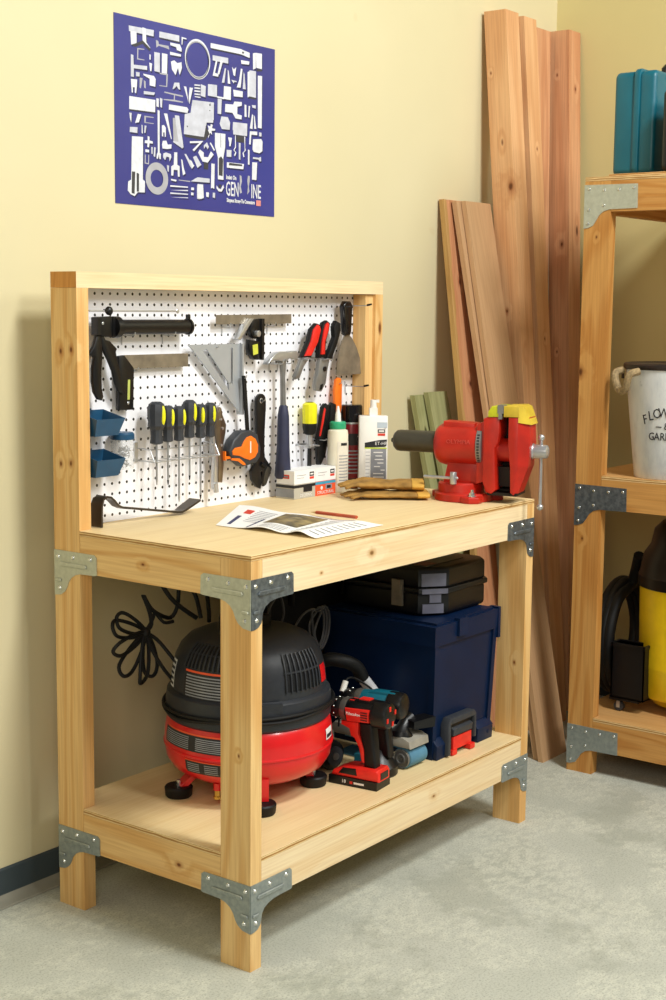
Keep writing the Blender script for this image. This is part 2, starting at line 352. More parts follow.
PSH =  [('W',[53,451,145,453,144,437,54,437]),('W',[59,438,81,439,81,411,61,404]),('W',[103,454,115,453,117,418,132,405,126,404,103,418]),('W',[166,453,242,454,242,438,165,438]),('W',[207,431,244,431,251,421,251,413,232,415,230,422,207,424]),('W',[206,407,248,406,248,400,206,399]),('W',[146,398,167,398,167,348,146,349]),('W',[175,399,196,399,194,348,174,348]),('W',[251,452,270,451,270,448,256,448,254,432,251,432]),('W',[60,380,69,379,70,355,119,358,119,348,70,346,70,324,59,324]),('W',[128,389,133,389,132,376,128,376]),('W',[127,368,138,367,135,347,130,347]),('W',[78,338,91,338,91,328,78,327]),('W',[59,318,82,319,81,302,78,284,73,285,73,298,66,298,66,284,62,284]),('W',[104,337,144,336,151,329,149,309,128,310,128,327,106,333]),('W',[106,293,148,294,144,287,106,285]),('W',[53,274,149,275,148,243,52,241]),('W',[153,280,162,280,162,258,153,259]),('W',[166,283,176,281,174,258,168,259]),('W',[201,270,271,270,277,265,273,255,200,256]),('W',[209,382,222,387,234,381,250,386,252,371,243,351,236,369,227,349,213,362]),('W',[215,311,222,329,241,331,245,313,238,314,231,321,222,314]),('W',[259,324,269,324,278,282,274,291]),('W',[282,324,295,324,281,279,278,298]),('W',[52,232,61,232,59,214,56,214]),('W',[83,232,96,232,87,217,79,216]),('G',[165,347,197,348,194,314,164,313,164,315,190,316,191,344,167,344]),('G',[183,301,255,299,255,295,224,296,223,284,255,283,255,280,180,279,180,281,219,284,220,296,183,298]),('G',[152,429,161,428,163,420,200,421,203,412,190,414,163,416,154,410]),('G',[83,399,109,400,109,398,87,396,86,373,109,373,109,371,82,370]),('G',[91,325,102,325,95,298,90,300]),('G',[106,321,113,318,113,300,107,302]),('D',[61,404,81,411,103,421,132,404,129,397,103,412,76,400]),('D',[52,241,148,243,148,241,57,238]),('D',[165,437,242,437,242,435,168,435]),('W',[301,334,322,335,322,332,301,331]),('W',[301,326,322,327,322,324,301,323]),('W',[301,318,322,319,322,316,301,315]),('W',[301,310,322,311,322,308,301,307]),('W',[302,335,325,336,325,333,302,332]),('W',[302,327,325,328,325,325,302,325]),('W',[302,319,325,320,325,317,302,317]),('W',[302,311,325,312,325,309,302,309]),('W',[302,303,325,304,325,301,302,301]),('W',[367,453,494,455,532,450,532,436,492,441,367,440]),('W',[375,422,440,423,440,408,375,408]),('W',[388,409,395,409,385,376,400,374,398,367,375,367]),('W',[408,412,418,412,403,374,395,374]),('W',[425,393,431,394,424,354,413,353,420,376]),('W',[438,391,442,388,449,354,438,354]),('W',[456,402,464,395,474,403,469,377,462,380]),('W',[453,366,476,365,475,362,466,362,464,357,458,361]),('W',[494,425,531,426,529,417,496,415]),('W',[494,402,501,401,493,349,476,348,486,368]),('W',[506,394,510,388,515,347,502,347]),('W',[559,454,586,455,586,412,561,413]),('W',[546,451,559,454,559,411,547,406]),('W',[531,402,560,403,560,329,531,330]),('W',[523,396,531,399,531,329,523,326]),('W',[568,392,587,393,586,246,569,246]),('W',[356,342,393,344,393,311,355,311]),('W',[393,314,422,314,422,309,393,310]),('W',[422,345,452,346,451,310,420,310]),('W',[396,308,413,308,410,267,395,267]),('W',[428,297,461,299,466,308,498,310,498,300,479,295,479,275,498,273,497,262,471,262,458,276,426,275]),('W',[461,340,502,340,502,324,464,322]),('W',[327,338,347,335,345,305,326,307]),('W',[510,305,518,304,519,271,510,271]),('W',[528,303,534,303,531,270,526,272]),('W',[542,307,559,308,559,299,544,300]),('W',[543,282,548,279,545,240,533,241]),('W',[551,279,555,276,562,242,553,242]),('W',[411,261,438,262,448,248,446,228,413,227,404,240]),('W',[460,251,522,253,521,235,459,229]),('W',[302,290,380,293,379,248,351,243,346,218,302,213]),('D',[363,291,366,291,366,288,363,288]),('D',[361,273,365,273,365,270,361,270]),('D',[368,440,492,440,492,438,375,437]),('D',[562,408,585,411,586,406,562,403]),('D',[531,330,559,328,559,324,531,324]),('D',[499,449,507,449,506,444,499,444]),('W',[293,292,380,295,377,240,350,238,339,198,258,198,262,251,285,257]),('D',[260,197,339,197,347,230,362,208,344,189,264,191]),('D',[361,289,366,288,366,284,361,284]),('D',[270,222,274,221,274,217,270,218]),('W',[157,250,165,249,164,140,169,137,168,123,163,124,161,135,157,123,152,124,153,135,157,141]),('W',[181,244,194,245,211,180,208,180]),('W',[223,244,240,244,257,163,252,159,215,173,232,191]),('W',[61,173,102,175,100,65,108,61,107,32,81,31,69,20,55,24,44,33,46,56,57,62]),('W',[119,179,126,178,126,168,138,167,138,161,126,161,124,150,117,151,118,160,108,160,109,167,119,168]),('W',[54,196,82,198,81,183,53,183]),('W',[54,230,60,220,59,207,54,219]),('W',[83,232,96,232,87,211,73,208]),('W',[108,205,115,205,111,186,106,186]),('W',[97,206,100,205,101,183,97,185]),('W',[110,144,124,144,124,137,110,137]),('W',[143,153,149,152,147,127,141,129]),('W',[133,152,137,152,137,134,133,135]),('W',[176,172,190,174,195,164,210,166,209,155,192,152,175,152,173,162]),('W',[178,139,188,143,207,140,209,132,202,120,200,131,190,132,185,122,177,129]),('W',[220,146,232,147,232,114,241,111,241,83,234,83,233,100,218,100,216,84,208,84,208,108,218,113]),('W',[247,130,252,129,257,109,264,93,254,88,251,102]),('W',[260,145,267,146,288,122,300,118,290,108,282,115]),('W',[173,212,181,214,188,207,188,184,184,183,183,195,178,194,178,183,173,184]),('W',[207,75,229,74,227,69,207,71]),('W',[191,110,200,109,198,92,194,94]),('W',[287,58,298,58,298,51,286,51]),('W',[286,45,296,44,296,37,286,37]),('W',[310,65,321,64,321,28,310,29]),('W',[204,58,274,59,274,56,204,54]),('W',[204,45,274,50,274,47,204,45]),('W',[204,39,274,40,274,37,204,35]),('W',[204,26,274,30,274,28,204,26]),('G',[107,230,142,230,142,228,113,227,112,214,142,214,142,212,107,212]),('G',[108,131,111,130,111,110,120,109,121,131,124,131,123,106,107,107]),('G',[215,236,223,237,237,175,217,176]),('G',[237,75,282,75,282,72,237,73]),('D',[60,83,72,83,69,26,58,27]),('D',[77,81,86,79,85,33,77,32]),('W',[384,214,428,215,427,178,419,147,420,88,396,88,396,149,384,177]),('W',[460,251,522,253,521,218,461,217]),('W',[469,215,472,216,473,182,466,174,475,168,469,157,465,160,470,168,462,174,469,183]),('W',[509,216,513,216,513,186,516,177,506,171,510,159,505,158,501,169,511,177]),('W',[485,196,493,196,492,149,485,151]),('W',[282,181,336,187,299,156,292,159,320,180,282,176]),('W',[354,231,365,229,367,236,375,234,372,225,386,224,383,219,370,218,372,207,364,212,357,196,353,209,349,217,359,220]),('W',[338,175,351,185,359,173,354,166,346,174,339,166]),('W',[315,154,322,163,338,156,338,144,356,145,367,162,379,154,359,135,354,130,333,131]),('W',[362,184,367,186,384,167,380,164]),('W',[294,140,307,145,328,122,312,112]),('W',[281,132,289,129,299,116,291,111]),('W',[439,207,456,207,453,194,450,183,444,183,444,193]),('W',[433,172,454,173,453,154,433,153]),('W',[434,138,508,139,505,124,434,123]),('W',[533,233,566,235,566,225,540,224,537,196,530,196]),('W',[574,234,585,234,585,223,574,223]),('W',[525,181,532,180,532,139,525,139]),('W',[547,212,584,216,590,209,589,182,576,175,550,177,545,183]),('W',[547,162,573,162,583,166,584,153,576,152,572,157,547,157]),('W',[544,147,566,148,563,98,543,98]),('W',[369,129,383,129,381,60,374,63,367,61]),('W',[284,74,312,87,362,87,362,76]),('W',[312,69,335,69,338,33,325,29,311,33]),('W',[347,49,359,49,358,36,348,37]),('W',[375,50,385,50,384,35,374,37]),('W',[391,71,399,63,409,62,418,75,422,67,412,55,399,55,390,63]),('D',[400,146,410,152,418,144,416,98,400,99]),('D',[475,216,508,216,508,198,475,198]),('D',[444,137,500,137,500,132,442,130]),('D',[338,128,356,129,356,111,338,111]),('D',[407,176,408,176,408,214,407,214]),('D',[399,74,412,74,407,64,400,65]),('G',[489,107,497,104,499,90,494,75,499,58,491,55,486,71,490,86]),('G',[525,108,533,107,533,93,529,78,532,64,522,54,525,78,522,92])]
# ------------------------------------------------------------------ setting
WALLM = wall_mat()
YW, XW = .74, 2.6486
tag(MB(floor_mat()).box(-3.2, XW+.1, -3.4, YW+.1, -.1, 0).build('floor', smooth=False), kind='structure')
tag(MB(WALLM).box(-3.2, XW+.1, YW, YW+.1, 0, 3.4).build('wall_back', smooth=False), kind='structure')
tag(MB(wall_mat('shaded_cream_paint', '#CDBE84', '#D4C78E')).box(XW, XW+.1, -3.4, YW, 0, 3.4).build('wall_right', smooth=False), kind='structure')  # same cream paint, its shade mixed in as a darker, yellower colour
BASE = flat('slate_vinyl', '#3B474D', .45, var=.1, vs=4)
tag(MB(BASE).prism([(YW, 0), (YW-.006, 0), (YW-.006, .086), (YW-.002, .09), (YW, .09)], 'yz', -3.2, XW).build('baseboard_back'), kind='structure')
tag(MB(BASE).prism([(XW, 0), (XW-.006, 0), (XW-.006, .086), (XW-.002, .09), (XW, .09)], 'xz', -3.4, YW-.006).build('baseboard_right'), kind='structure')
tag(MB(flat('grey_cove', '#8C8A7C', .7, vs=9)).prism([(YW-.006, .001), (YW-.038, .001), (YW-.036, .006), (YW-.02, .01), (YW-.01, .016), (YW-.006, .022)], 'yz', -3.2, XW-.006).build('trim_1'), kind='structure')

# ------------------------------------------------------------------ workbench
W, D, H, HT, HS = 1.2491, .6303, .957, 1.5737, .2627
A, B_ = .038, .089
wb = thing('workbench', 'pale pine workbench with white pegboard back and metal corner brackets', 'workbench', (0, 0, 0))
Wx, Wy, Wz = wood('palepine', 0, at=((.452, 0, .905, .008), (.252, 0, .884, .003), (.75, 0, .21, .005))), wood('pine', 1, at=((0, .33, .90, .004), (0, .22, .20, .006))), wood('pine', 2, at=((0, .598, 1.386, .006), (0, .562, 1.39, .006), (0, .603, 1.115, .005), (0, .568, 1.118, .005), (0, .035, .50, .003), (W-A, .03, .48, .004)))
END = wood('endgrain', 2, knots=False)
bev = .0025
for x0 in (0, W-A):
    MB(Wz).box(x0, x0+A, 0, B_, 0, H-.0125, bev).build('leg', wb)
    MB(Wz).box(x0, x0+A, D-B_, D, 0, HT-A-.0004, bev).build('upright', wb)
for z0, z1 in ((.855, .9445), (.1575, .250)):
    for x0 in (0, W-A):
        MB(Wy).box(x0+.0003, x0+A, B_+.001, D-B_-.001, z0, z1, .0015).build('side_rail', wb)
    MB(Wx).box(A+.0008, W-A-.0008, .0003, A, z0, z1, .0015).build('front_rail', wb)
    MB(Wx).box(A+.0008, W-A-.0008, D-A, D, z0, z1, .0015).build('back_rail', wb)
# top board of the hutch, end grain on its ends
tb = MB(Wx, END).box(0, W, D-B_, D, HT-A, HT, .002)
for f in tb.bm.faces:
    if abs(f.normal.x) > .9: f.material_index = 1
tb.build('top_board', wb)
PLY = wood('ply', 0, knots=False)
def ply_edge():
    m, nt, b = newmat('plywood_edge'); tc = nt.nodes.new('ShaderNodeTexCoord'); sp = nt.nodes.new('ShaderNodeSeparateXYZ')
    LK(nt, tc.outputs['Object'], sp.inputs[0]); b.inputs['Roughness'].default_value = .7
    n = noise(nt, mapped(nt, (8, 8, 60)), 2, 3)
    z = math_(nt, 'ADD', math_(nt, 'MULTIPLY', sp.outputs[2], 150*2*pi), math_(nt, 'MULTIPLY', n, 5))
    LK(nt, ramp(nt, math_(nt, 'SINE', z), [(.0, '#A8793F'), (.5, '#DDBB80'), (1, '#E6CB96')]), b.inputs['Base Color'])
    return m
PEDGE = ply_edge()
def plyboard(pts, z0, z1, name, parent, mats=None):
    mb = MB(*(mats or (PLY, PEDGE))).prism(pts, 'xy', z0, z1, .001, 1)
    for f in mb.bm.faces:
        if abs(f.normal.z) < .5: f.material_index = 1
    return mb.build(name, parent, smooth=False)
yb = .597
plyboard([(0, 0), (W, 0), (W, D-B_), (W-A, D-B_), (W-A, yb), (A, yb), (A, D-B_), (0, D-B_)], H-.0122, H, 'tabletop', wb)
plyboard([(A+.0006, -.0), (W-A-.0006, 0), (W-A-.0006, B_+.001), (W, B_+.001), (W, D-B_-.001), (W-A-.0006, D-B_-.001), (W-A-.0006, D), (A+.0006, D), (A+.0006, D-B_-.001), (0, D-B_-.001), (0, B_+.001), (A+.0006, B_+.001)], HS-.0125, HS, 'lower_shelf', wb)
MB(peg_mat()).box(A, W-A, yb+.001, yb+.007, H-.03, HT-A-.0005).build('pegboard', wb, smooth=False)
for x0, x1 in ((A+.0003, A+.02), (W-A-.0025, W-A-.0003)):
    pass
MB(Wz).box(W-A-.038, W-A-.0006, .551, yb, H+.0005, HT-A-.001, .001).build('batten', wb)
# corner brackets
BR = [(0, 0), (.139, 0), (.146, -.006), (.147, -.05), (.142, -.052), (.1, -.0525), (.08, -.054), (.062, -.058), (.047, -.066), (.039, -.077), (.0365, -.09), (.034, -.1), (.024, -.109), (.012, -.1125), (0, -.113)]
BL = [(0, 0), (.139, 0), (.147, -.006), (.148, -.048), (.143, -.05), (.09, -.052), (.074, -.056), (.06, -.064), (.05, -.076), (.044, -.09), (.036, -.101), (.022, -.11), (0, -.113)]
SCP = [(.014, -.016), (.066, -.014), (.126, -.012), (.018, -.093)]
def corner_bracket(px, py, zt, sx, sy, faces='xy', fm=0):
    """px,py outer corner; sx,sy direction the arms run (+1/-1) along x and y"""
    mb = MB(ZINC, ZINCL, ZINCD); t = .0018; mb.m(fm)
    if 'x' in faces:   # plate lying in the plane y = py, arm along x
        mb.m(2 if fm == 3 else 0)  # same metal, dimmer reflection put into the front plate's colour
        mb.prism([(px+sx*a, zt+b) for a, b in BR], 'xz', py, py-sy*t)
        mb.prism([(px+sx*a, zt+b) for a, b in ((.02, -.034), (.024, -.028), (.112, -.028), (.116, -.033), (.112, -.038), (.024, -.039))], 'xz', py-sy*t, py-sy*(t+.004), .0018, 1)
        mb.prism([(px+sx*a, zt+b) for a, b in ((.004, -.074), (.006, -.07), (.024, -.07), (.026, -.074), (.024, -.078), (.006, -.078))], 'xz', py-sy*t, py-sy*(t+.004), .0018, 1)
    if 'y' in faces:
        mb.m(1 if fm == 3 else 0)  # same metal, brighter reflection put into the side plate's colour
        mb.prism([(py+sy*a, zt+b) for a, b in BL], 'yz', px, px-sx*t)
        mb.prism([(py+sy*a, zt+b) for a, b in ((.02, -.034), (.024, -.028), (.112, -.028), (.116, -.033), (.112, -.038), (.024, -.039))], 'yz', px-sx*t, px-sx*(t+.004), .0018, 1)
        mb.prism([(py+sy*a, zt+b) for a, b in ((.004, -.074), (.006, -.07), (.024, -.07), (.026, -.074), (.024, -.078), (.006, -.078))], 'yz', px-sx*t, px-sx*(t+.004), .0018, 1)
    o = mb.build('corner_bracket', wb)
    for f in faces:
        for a, b in SCP:
            if f == 'x': p = (px+sx*a, py-sy*t, zt+b); q = (px+sx*a, py-sy*(t+.003), zt+b)
            else: p = (px-sx*t, py+sy*a, zt+b); q = (px-sx*(t+.003), py+sy*a, zt+b)
            sub('screw', MB(SCREW).cyl(p, q, .0058, .0035, 10), o)
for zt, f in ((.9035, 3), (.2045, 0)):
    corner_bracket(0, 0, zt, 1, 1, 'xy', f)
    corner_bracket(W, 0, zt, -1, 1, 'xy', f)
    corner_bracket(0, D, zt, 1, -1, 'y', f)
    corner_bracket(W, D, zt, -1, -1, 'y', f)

# ------------------------------------------------------------------ storage shelf on the right
XS, YS = 1.7506, .0419
sh = thing('storage_shelf', 'tall orange-brown wooden storage shelf by the right wall, bolted with flat metal plates', 'shelf', (XS, YS, 0))
Az, Ay, Ax = wood('aged', 2, at=((0, .045, 1.72, .003), (0, .085, 1.30, .010), (0, .06, .77, .004))), wood('aged', 1), wood('aged', 0)
AP = wood('agedply', 1, knots=False)
XR, YF = 2.60, -1.15
for x0, y0 in ((XS, YS), (XR-A, YS), (XS, YF), (XR-A, YF)):
    MB(Az).box(x0, x0+A, y0, y0+B_, 0, 1.8905, bev).build('post', sh)
for z0, z1, zd in ((1.797, 1.8905, 1.9035), (.870, .9645, .9765), (.082, .1765, .1891)):
    for x0 in (XS, XR-A):
        MB(Ay).box(x0+.0004, x0+A, YF+B_+.001, YS-.001, z0, z1, .0015).build('long_rail', sh)
    for y0 in (YS+B_-A, YF):
        MB(Ax).box(XS+A+.001, XR-A-.001, y0, y0+A, z0, z1, .0015).build('end_rail', sh)
    if zd > 1.5: pts = [(XS, YF), (XR, YF), (XR, YS+B_), (XS, YS+B_)]
    else: pts = [(XS, YF+B_+.001), (XS+A+.001, YF+B_+.001), (XS+A+.001, YF), (XR-A-.001, YF), (XR-A-.001, YS+B_), (XS+A+.001, YS+B_), (XS+A+.001, YS-.001), (XS, YS-.001)]
    plyboard(pts, zd-.0125, zd, 'deck', sh, (AP, PEDGE))
    if zd > 1.5: plyboard([(XS+.02, YF), (XR, YF), (XR, YS+B_-.07), (XS+.02, YS+B_-.07)], zd, zd+.0085, 'deck', sh, (AP, PEDGE))
SP = [(.1315, 0), (-.047, -.002), (-.0485, -.075), (.045, -.0765), (.065, -.082), (.08, -.094), (.088, -.108), (.1, -.125), (.118, -.132), (.1315, -.133)]
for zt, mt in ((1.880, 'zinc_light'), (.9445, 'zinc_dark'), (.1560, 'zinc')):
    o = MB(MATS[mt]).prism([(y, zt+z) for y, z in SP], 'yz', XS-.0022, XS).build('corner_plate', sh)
    for y, z in ((.115, -.013), (.065, -.018), (.015, -.018), (-.035, -.014), (.115, -.076), (.065, -.064), (.117, -.118)):
        sub('nail', MB(SCREW).ball((XS-.0025, y, zt+z), .0048, (.5, 1, 1), 10), o)

# ------------------------------------------------------------------ poster
NAVYP = flat('purple_blue_print', '#4A4C9A', .45, var=.12, vs=3)
def poster_blue():
    m, nt, b = newmat('violet_blue_poster'); b.inputs['Roughness'].default_value = .28
    n = noise(nt, mapped(nt), 2.2, 2)
    LK(nt, ramp(nt, n, [(.3, '#2F3278'), (.7, '#40438C')]), b.inputs['Base Color']); return m
po = thing('poster', 'violet-blue poster of white metal connectors hanging on the cream wall', 'poster', (.3225, YW, 1.76))
# local: u right, v up
sheet = MB(poster_blue())
nx = 12
for i in range(nx):
    u0, u1 = .645*i/nx, .645*(i+1)/nx
    sheet.hexa([(.3225+u0, YW-.0016, 1.758), (.3225+u1, YW-.0016, 1.758), (.3225+u1, YW-.0006, 1.758), (.3225+u0, YW-.0006, 1.758), (.3225+u0, YW-.0016, 2.2355), (.3225+u1, YW-.0016, 2.2355), (.3225+u1, YW-.0006, 2.2355), (.3225+u0, YW-.0006, 2.2355)])
sheet.build('sheet', po, smooth=False)
pr = MB(flat('poster_white', '#D6D8DE', .5, var=.08, vs=60), flat('poster_grey', '#A7A7AE', .5, var=.1), flat('poster_shadow_tone', '#3A3A3E', .5), flat('poster_red', '#D98A84', .5), flat('poster_deep_blue', '#1D1E4A', .5), flat('poster_silver', '#C2C4CE', .5, var=.12, vs=40)); pk = {'W': 0, 'G': 1, 'D': 2}
PSH.sort(key=lambda t: 'WGD'.index(t[0]))
for i_, (k, q) in enumerate(PSH):
    z = YW-.0018
    if k == 'W': pr.m(4).poly([(.3225+q[i]/1000+.003, z+.00002-i_*1e-7, 1.76+q[i+1]/1000-.0045) for i in range(0, len(q), 2)])
for i_, (k, q) in enumerate(PSH):
    z = YW-.00185-i_*3e-6
    pts = [(.3225+q[i]/1000, z, 1.76+q[i+1]/1000) for i in range(0, len(q), 2)]
    pr.m(5 if (k == 'W' and i_ % 3 == 0) else pk[k]).poly(pts)
def ring(cu, cv, ru, rv, w, k):
    pr.m(k); n = 36
    for j in range(n):
        a, b2 = 2*pi*j/n, 2*pi*(j+1)/n
        f = lambda a, s: (.3225+cu+(ru-s)*cos(a), YW-.0032, 1.76+cv+(rv-s)*sin(a))
        pr.poly([f(a, 0), f(b2, 0), f(b2, w), f(a, w)])
ring(.313, .402, .051, .053, .007, 0); ring(.313, .4, .047, .049, .003, 1)
ring(.152, .0715, .043, .042, .019, 1)
pt = lambda s, u, v, h, sx: pr.m(0).text(s, h, XZ(.3225+u, YW-.0030, 1.76+v), .0002, sx, .0006)
pt('Insist On', .452, .0965, .016, .75); pt('GEN', .4565, .063, .056, .5); pt('INE', .560, .063, .056, .52)
pt('Simpson Strong-Tie Connectors', .4935, .033, .015, .62); pr.m(3).poly([(.3225+a, YW-.0031, 1.76+b) for a, b in ((.561, .025), (.582, .025), (.582, .041), (.561, .041))])
pr.build('printed_picture', po, smooth=False)

# ------------------------------------------------------------------ lumber leaning in the corner
def lean(name, label, cat, foot, top, wx, wy, kind, yaw=0, group='lumber leaning in the corner', jag=0, bark=False, kn=()):
    """straight board; foot/top = left-front corner of the section at floor / top"""
    f, t = V(foot), V(top); h = t.z-f.z
    ux = V((cos(yaw), sin(yaw), 0)); uy = V((-sin(yaw), cos(yaw), 0))
    mb = MB(wood(kind, 2, True, at=kn, tag_='_'+str(len(MATS)) if kn else ''))
    rows = []
    nseg = 24 if jag else 1
    b = bmesh.new()
    for i in range(nseg+1):
        c = (t-f)*(i/nseg)
        j0 = jag*(random.random()-.5) if jag else 0
        ds = -0.0
        rows.append([b.verts.new(c+ux*(a+(j0 if a == 0 else 0))+uy*d_) for a, d_ in ((0, 0), (wx, 0), (wx, wy), (0, wy))])
    for q, r in zip(rows, rows[1:]):
        for k in range(4): b.faces.new([q[k], q[(k+1) % 4], r[(k+1) % 4], r[k]])
    b.faces.new(rows[0]); b.faces.new(rows[-1])
    mb._add(b, .002, 1)
    d = (t-f).normalized(); xx = (ux-d*ux.dot(d)).normalized(); yy = d.cross(xx)
    Mr = Matrix(((xx.x, yy.x, d.x), (xx.y, yy.y, d.y), (xx.z, yy.z, d.z)))
    bmesh.ops.transform(mb.bm, matrix=Mr.inverted().to_4x4(), verts=mb.bm.verts)
    o = mb.build(name, smooth=True, ang=30); o.location = f; o.rotation_euler = Mr.to_euler()
    tag(o, label, cat, group)
    if bark:
        mb = MB(wood('bark', 2, True)); n_ = 40; last = None; pts_ = []
        L_ = (t-f).length
        for i in range(n_):
            z0_, z1_ = L_*i/n_, L_*(i+1)/n_
            pts_.append((random.uniform(.005, .014), z0_))
        mb.prism([(-.004-random.random()*.003, 0)]+[(a_, b_) for a_, b_ in pts_]+[(.010, L_), (-.004, L_)], 'xz', -.003, wy*.9, .001, 1)
        e = mb.build('bark_edge'); e.parent = o; e['label'] = 'pale ragged bark edge'
    return o
lean('timber', 'thick square post leaning leftmost of the tall timbers, with a pale lit edge', 'lumber', (2.052, .400, 0), (2.100, .641, 2.525), .089, .087, 'fir', kn=((.0, .012, 1.93, .011), (.0, .07, 2.33, .003), (0, .05, 1.5, .005)))
lean('timber', 'narrow stud standing between the two thick leaning posts', 'lumber', (2.168, .400, 0), (2.248, .653, 2.527), .089, .038, 'fir', kn=((.055, 0, 2.08, .004), (.05, 0, 1.4, .004)))
lean('timber', 'reddish flat board set back against the wall behind the narrow stud', 'lumber', (2.25, .55, 0), (2.425, .699, 2.520), .105, .032, 'redfir')
lean('timber', 'thick square post standing almost upright beside the wall corner, rightmost of the leaning lumber', 'lumber', (2.366, .450, 0), (2.557, .637, 2.526), .089, .085, 'redfir', kn=((.0, .05, 2.38, .003), (.05, 0, 2.33, .006), (0, .03, 1.75, .007), (0, .05, 1.35, .003)))
lean('board', 'smooth beige board with its foot out on the floor beside the bench', 'lumber', (1.7562, .2208, 0), (1.915, .671, 1.862), .165, .018, 'beige')
lean('board', 'thin beige board edge showing just left of the wide beige board', 'lumber', (1.768, .246, 0), (1.887, .691, 1.860), .16, .018, 'beige')
lean('board', 'pink knotty cedar board with ragged bark edge, leftmost of the tall leaning lumber', 'lumber', (1.700, .38, 0), (1.848, .716, 1.865), .135, .020, 'cedar', bark=True, kn=((.055, 0, 1.62, .007), (.065, 0, 1.27, .008), (.05, 0, .9, .006)))
lean('board', 'green treated fence board, the left one of two leaning behind the vise', 'lumber', (1.735, .47, 0), (1.675, .706, 1.203), .07, .02, 'green')
lean('board', 'green treated fence board, the right one of two leaning behind the vise', 'lumber', (1.755, .406, 0), (1.725, .684, 1.212), .115, .02, 'green')
# ------------------------------------------------------------------ things hanging on the pegboard
YP = yb+.001          # front face of the pegboard
PB = 'tools hanging on the pegboard'
def hook(x, z, L, label, tip=.008, black=False):
    mb = MB(STEEL, BLKR)
    mb.tube([(x, YP+.004, z+.012), (x, YP-.002, z+.010), (x, YP-.004, z), (x, YP-L*.5, z-.001), (x, YP-L+.004, z), (x, YP-L, z+tip)], .0014, 6, sub=3)
    mb.tube([(x, YP-.003, z), (x, YP-.0025, z-.014), (x, YP-.0025, z-.024)], .0013, 6, sub=2)
    if black: mb.m(1).cyl((x, YP-L+.012, z+.001), (x, YP-L-.004, z+tip), .0032, .0026, 8)
    return tag(mb.build('peg_hook'), label, 'hook', 'wire hooks in the pegboard')
# caulking gun
g = thing('caulking_gun', 'black caulking gun with two long grip handles at the top left of the pegboard', 'caulking gun', (.16, .565, 1.41), group=None)
mb = MB(BLKM)
mb.cyl((.15, .565, 1.4425), (.406, .565, 1.4425), .0185, n=24)
mb.cyl((.404, .565, 1.4425), (.411, .565, 1.4425), .021, n=24)
mb.box(.405, .413, .56, .57, 1.460, 1.474, .002)
mb.build('barrel', g)
mb = MB(BLKM)
mb.prism([(.080, 1.467), (.137, 1.469), (.141, 1.42), (.124, 1.418), (.084, 1.424)], 'xz', .555, .558, .001)
mb.prism([(.080, 1.467), (.137, 1.469), (.141, 1.42), (.124, 1.418), (.084, 1.424)], 'xz', .572, .575, .001)
mb.box(.08, .09, .553, .577, 1.424, 1.466, .002); mb.box(.13, .141, .553, .577, 1.42, 1.468, .002)
mb.lathe([(.012, .137), (.026, .139), (.0265, .156), (.02, .162), (.01, .163)], (0, .565, 1.4425), 'x', 24)
mb.ball((.128, .565, 1.482), .011, (1, .8, 1)); mb.box(.112, .128, .561, .569, 1.480, 1.486, .001)
mb.build('frame', g)
mb = MB(STEEL); mb.cyl((.062, .565, 1.482), (.366, .565, 1.482), .0022, n=8)
mb.lathe([(.004, -.0015), (.006, 0), (.004, .0015)], (.37, .565, 1.482), 'y', 12)
mb.tube([(.098, .565, 1.455), (.1, .56, 1.438), (.104, .56, 1.425)], .0045, 8); mb.ball((.098, .562, 1.452), .008); mb.ball((.108, .562, 1.45), .006)
mb.build('plunger_rod', g, ).__setitem__('label', 'steel plunger rod')
mb = MB(BLKM); mb.prism([(.084,1.43),(.097,1.43),(.1,1.402),(.101,1.375),(.097,1.335),(.098,1.295),(.103,1.274),(.098,1.265),(.085,1.268),(.072,1.286),(.067,1.312),(.068,1.344),(.074,1.371),(.056,1.376),(.057,1.381),(.071,1.397)], 'xz', .559, .571, .004)
mb.build('handle', g)
mb = MB(BLKM); mb.prism([(.1,1.431),(.113,1.412),(.127,1.409),(.151,1.39),(.147,1.382),(.153,1.358),(.16,1.336),(.167,1.304),(.178,1.281),(.17,1.278),(.153,1.285),(.141,1.31),(.134,1.337),(.119,1.364),(.103,1.389),(.094,1.407),(.091,1.429)], 'xz', .560, .570, .004)
mb.build('trigger', g)
hook(.20, 1.424-.002, .05, 'short wire hook near the handle end of the black caulking gun')
hook(.345, 1.424-.002, .05, 'short wire hook under the muzzle of the black caulking gun')
# try square
g = thing('try_square', 'black try square with a brushed steel blade and a level vial, beside the caulking gun', 'square', (.19, .58, 1.3))
MB(BLKM).prism([(.168,1.371),(.186,1.373),(.219,1.34),(.216,1.236),(.166,1.237)], 'xz', .5715, .586, .0025).build('stock', g)
MB(STEELB).prism([(.190,1.373),(.422,1.373),(.422,1.339),(.2185,1.339)], 'xz', .577, .579).build('blade', g)
mb = MB(flat('vial_green', '#B4BC62', .3), STEEL); mb.prism([(.1955,1.312),(.2035,1.312),(.2015,1.262),(.193,1.262)], 'xz', .570, .5713, .0006, 1); mb.m(1).ball((.197, .571, 1.254), .004, (1, .4, 1), 10)
mb.build('level_vial', g)
hook(.225, 1.334, .035, 'wire hook under the steel blade of the black try square')
# speed square
g = MB(flat('cast_alloy', '#B2B6BA', .42, .4, var=.06, vs=12))
def bars(seg, w, y0, y1):
    for (x0, z0), (x1, z1) in seg:
        d = V((x1-x0, z1-z0)).normalized()*1; n = V((-d.y, d.x))*w/2
        g.prism([(x0+n.x, z0+n.y), (x1+n.x, z1+n.y), (x1-n.x, z1-n.y), (x0-n.x, z0-n.y)], 'xz', y0, y1, .0008, 1)
def holed_tri():
    b = bmesh.new()
    rings = [[(.421,1.395),(.629,1.395),(.632,1.202)], [(.487,1.377),(.497,1.377),(.603,1.262),(.603,1.252),(.596,1.252)]]
    return b
y0, y1 = .576, .580
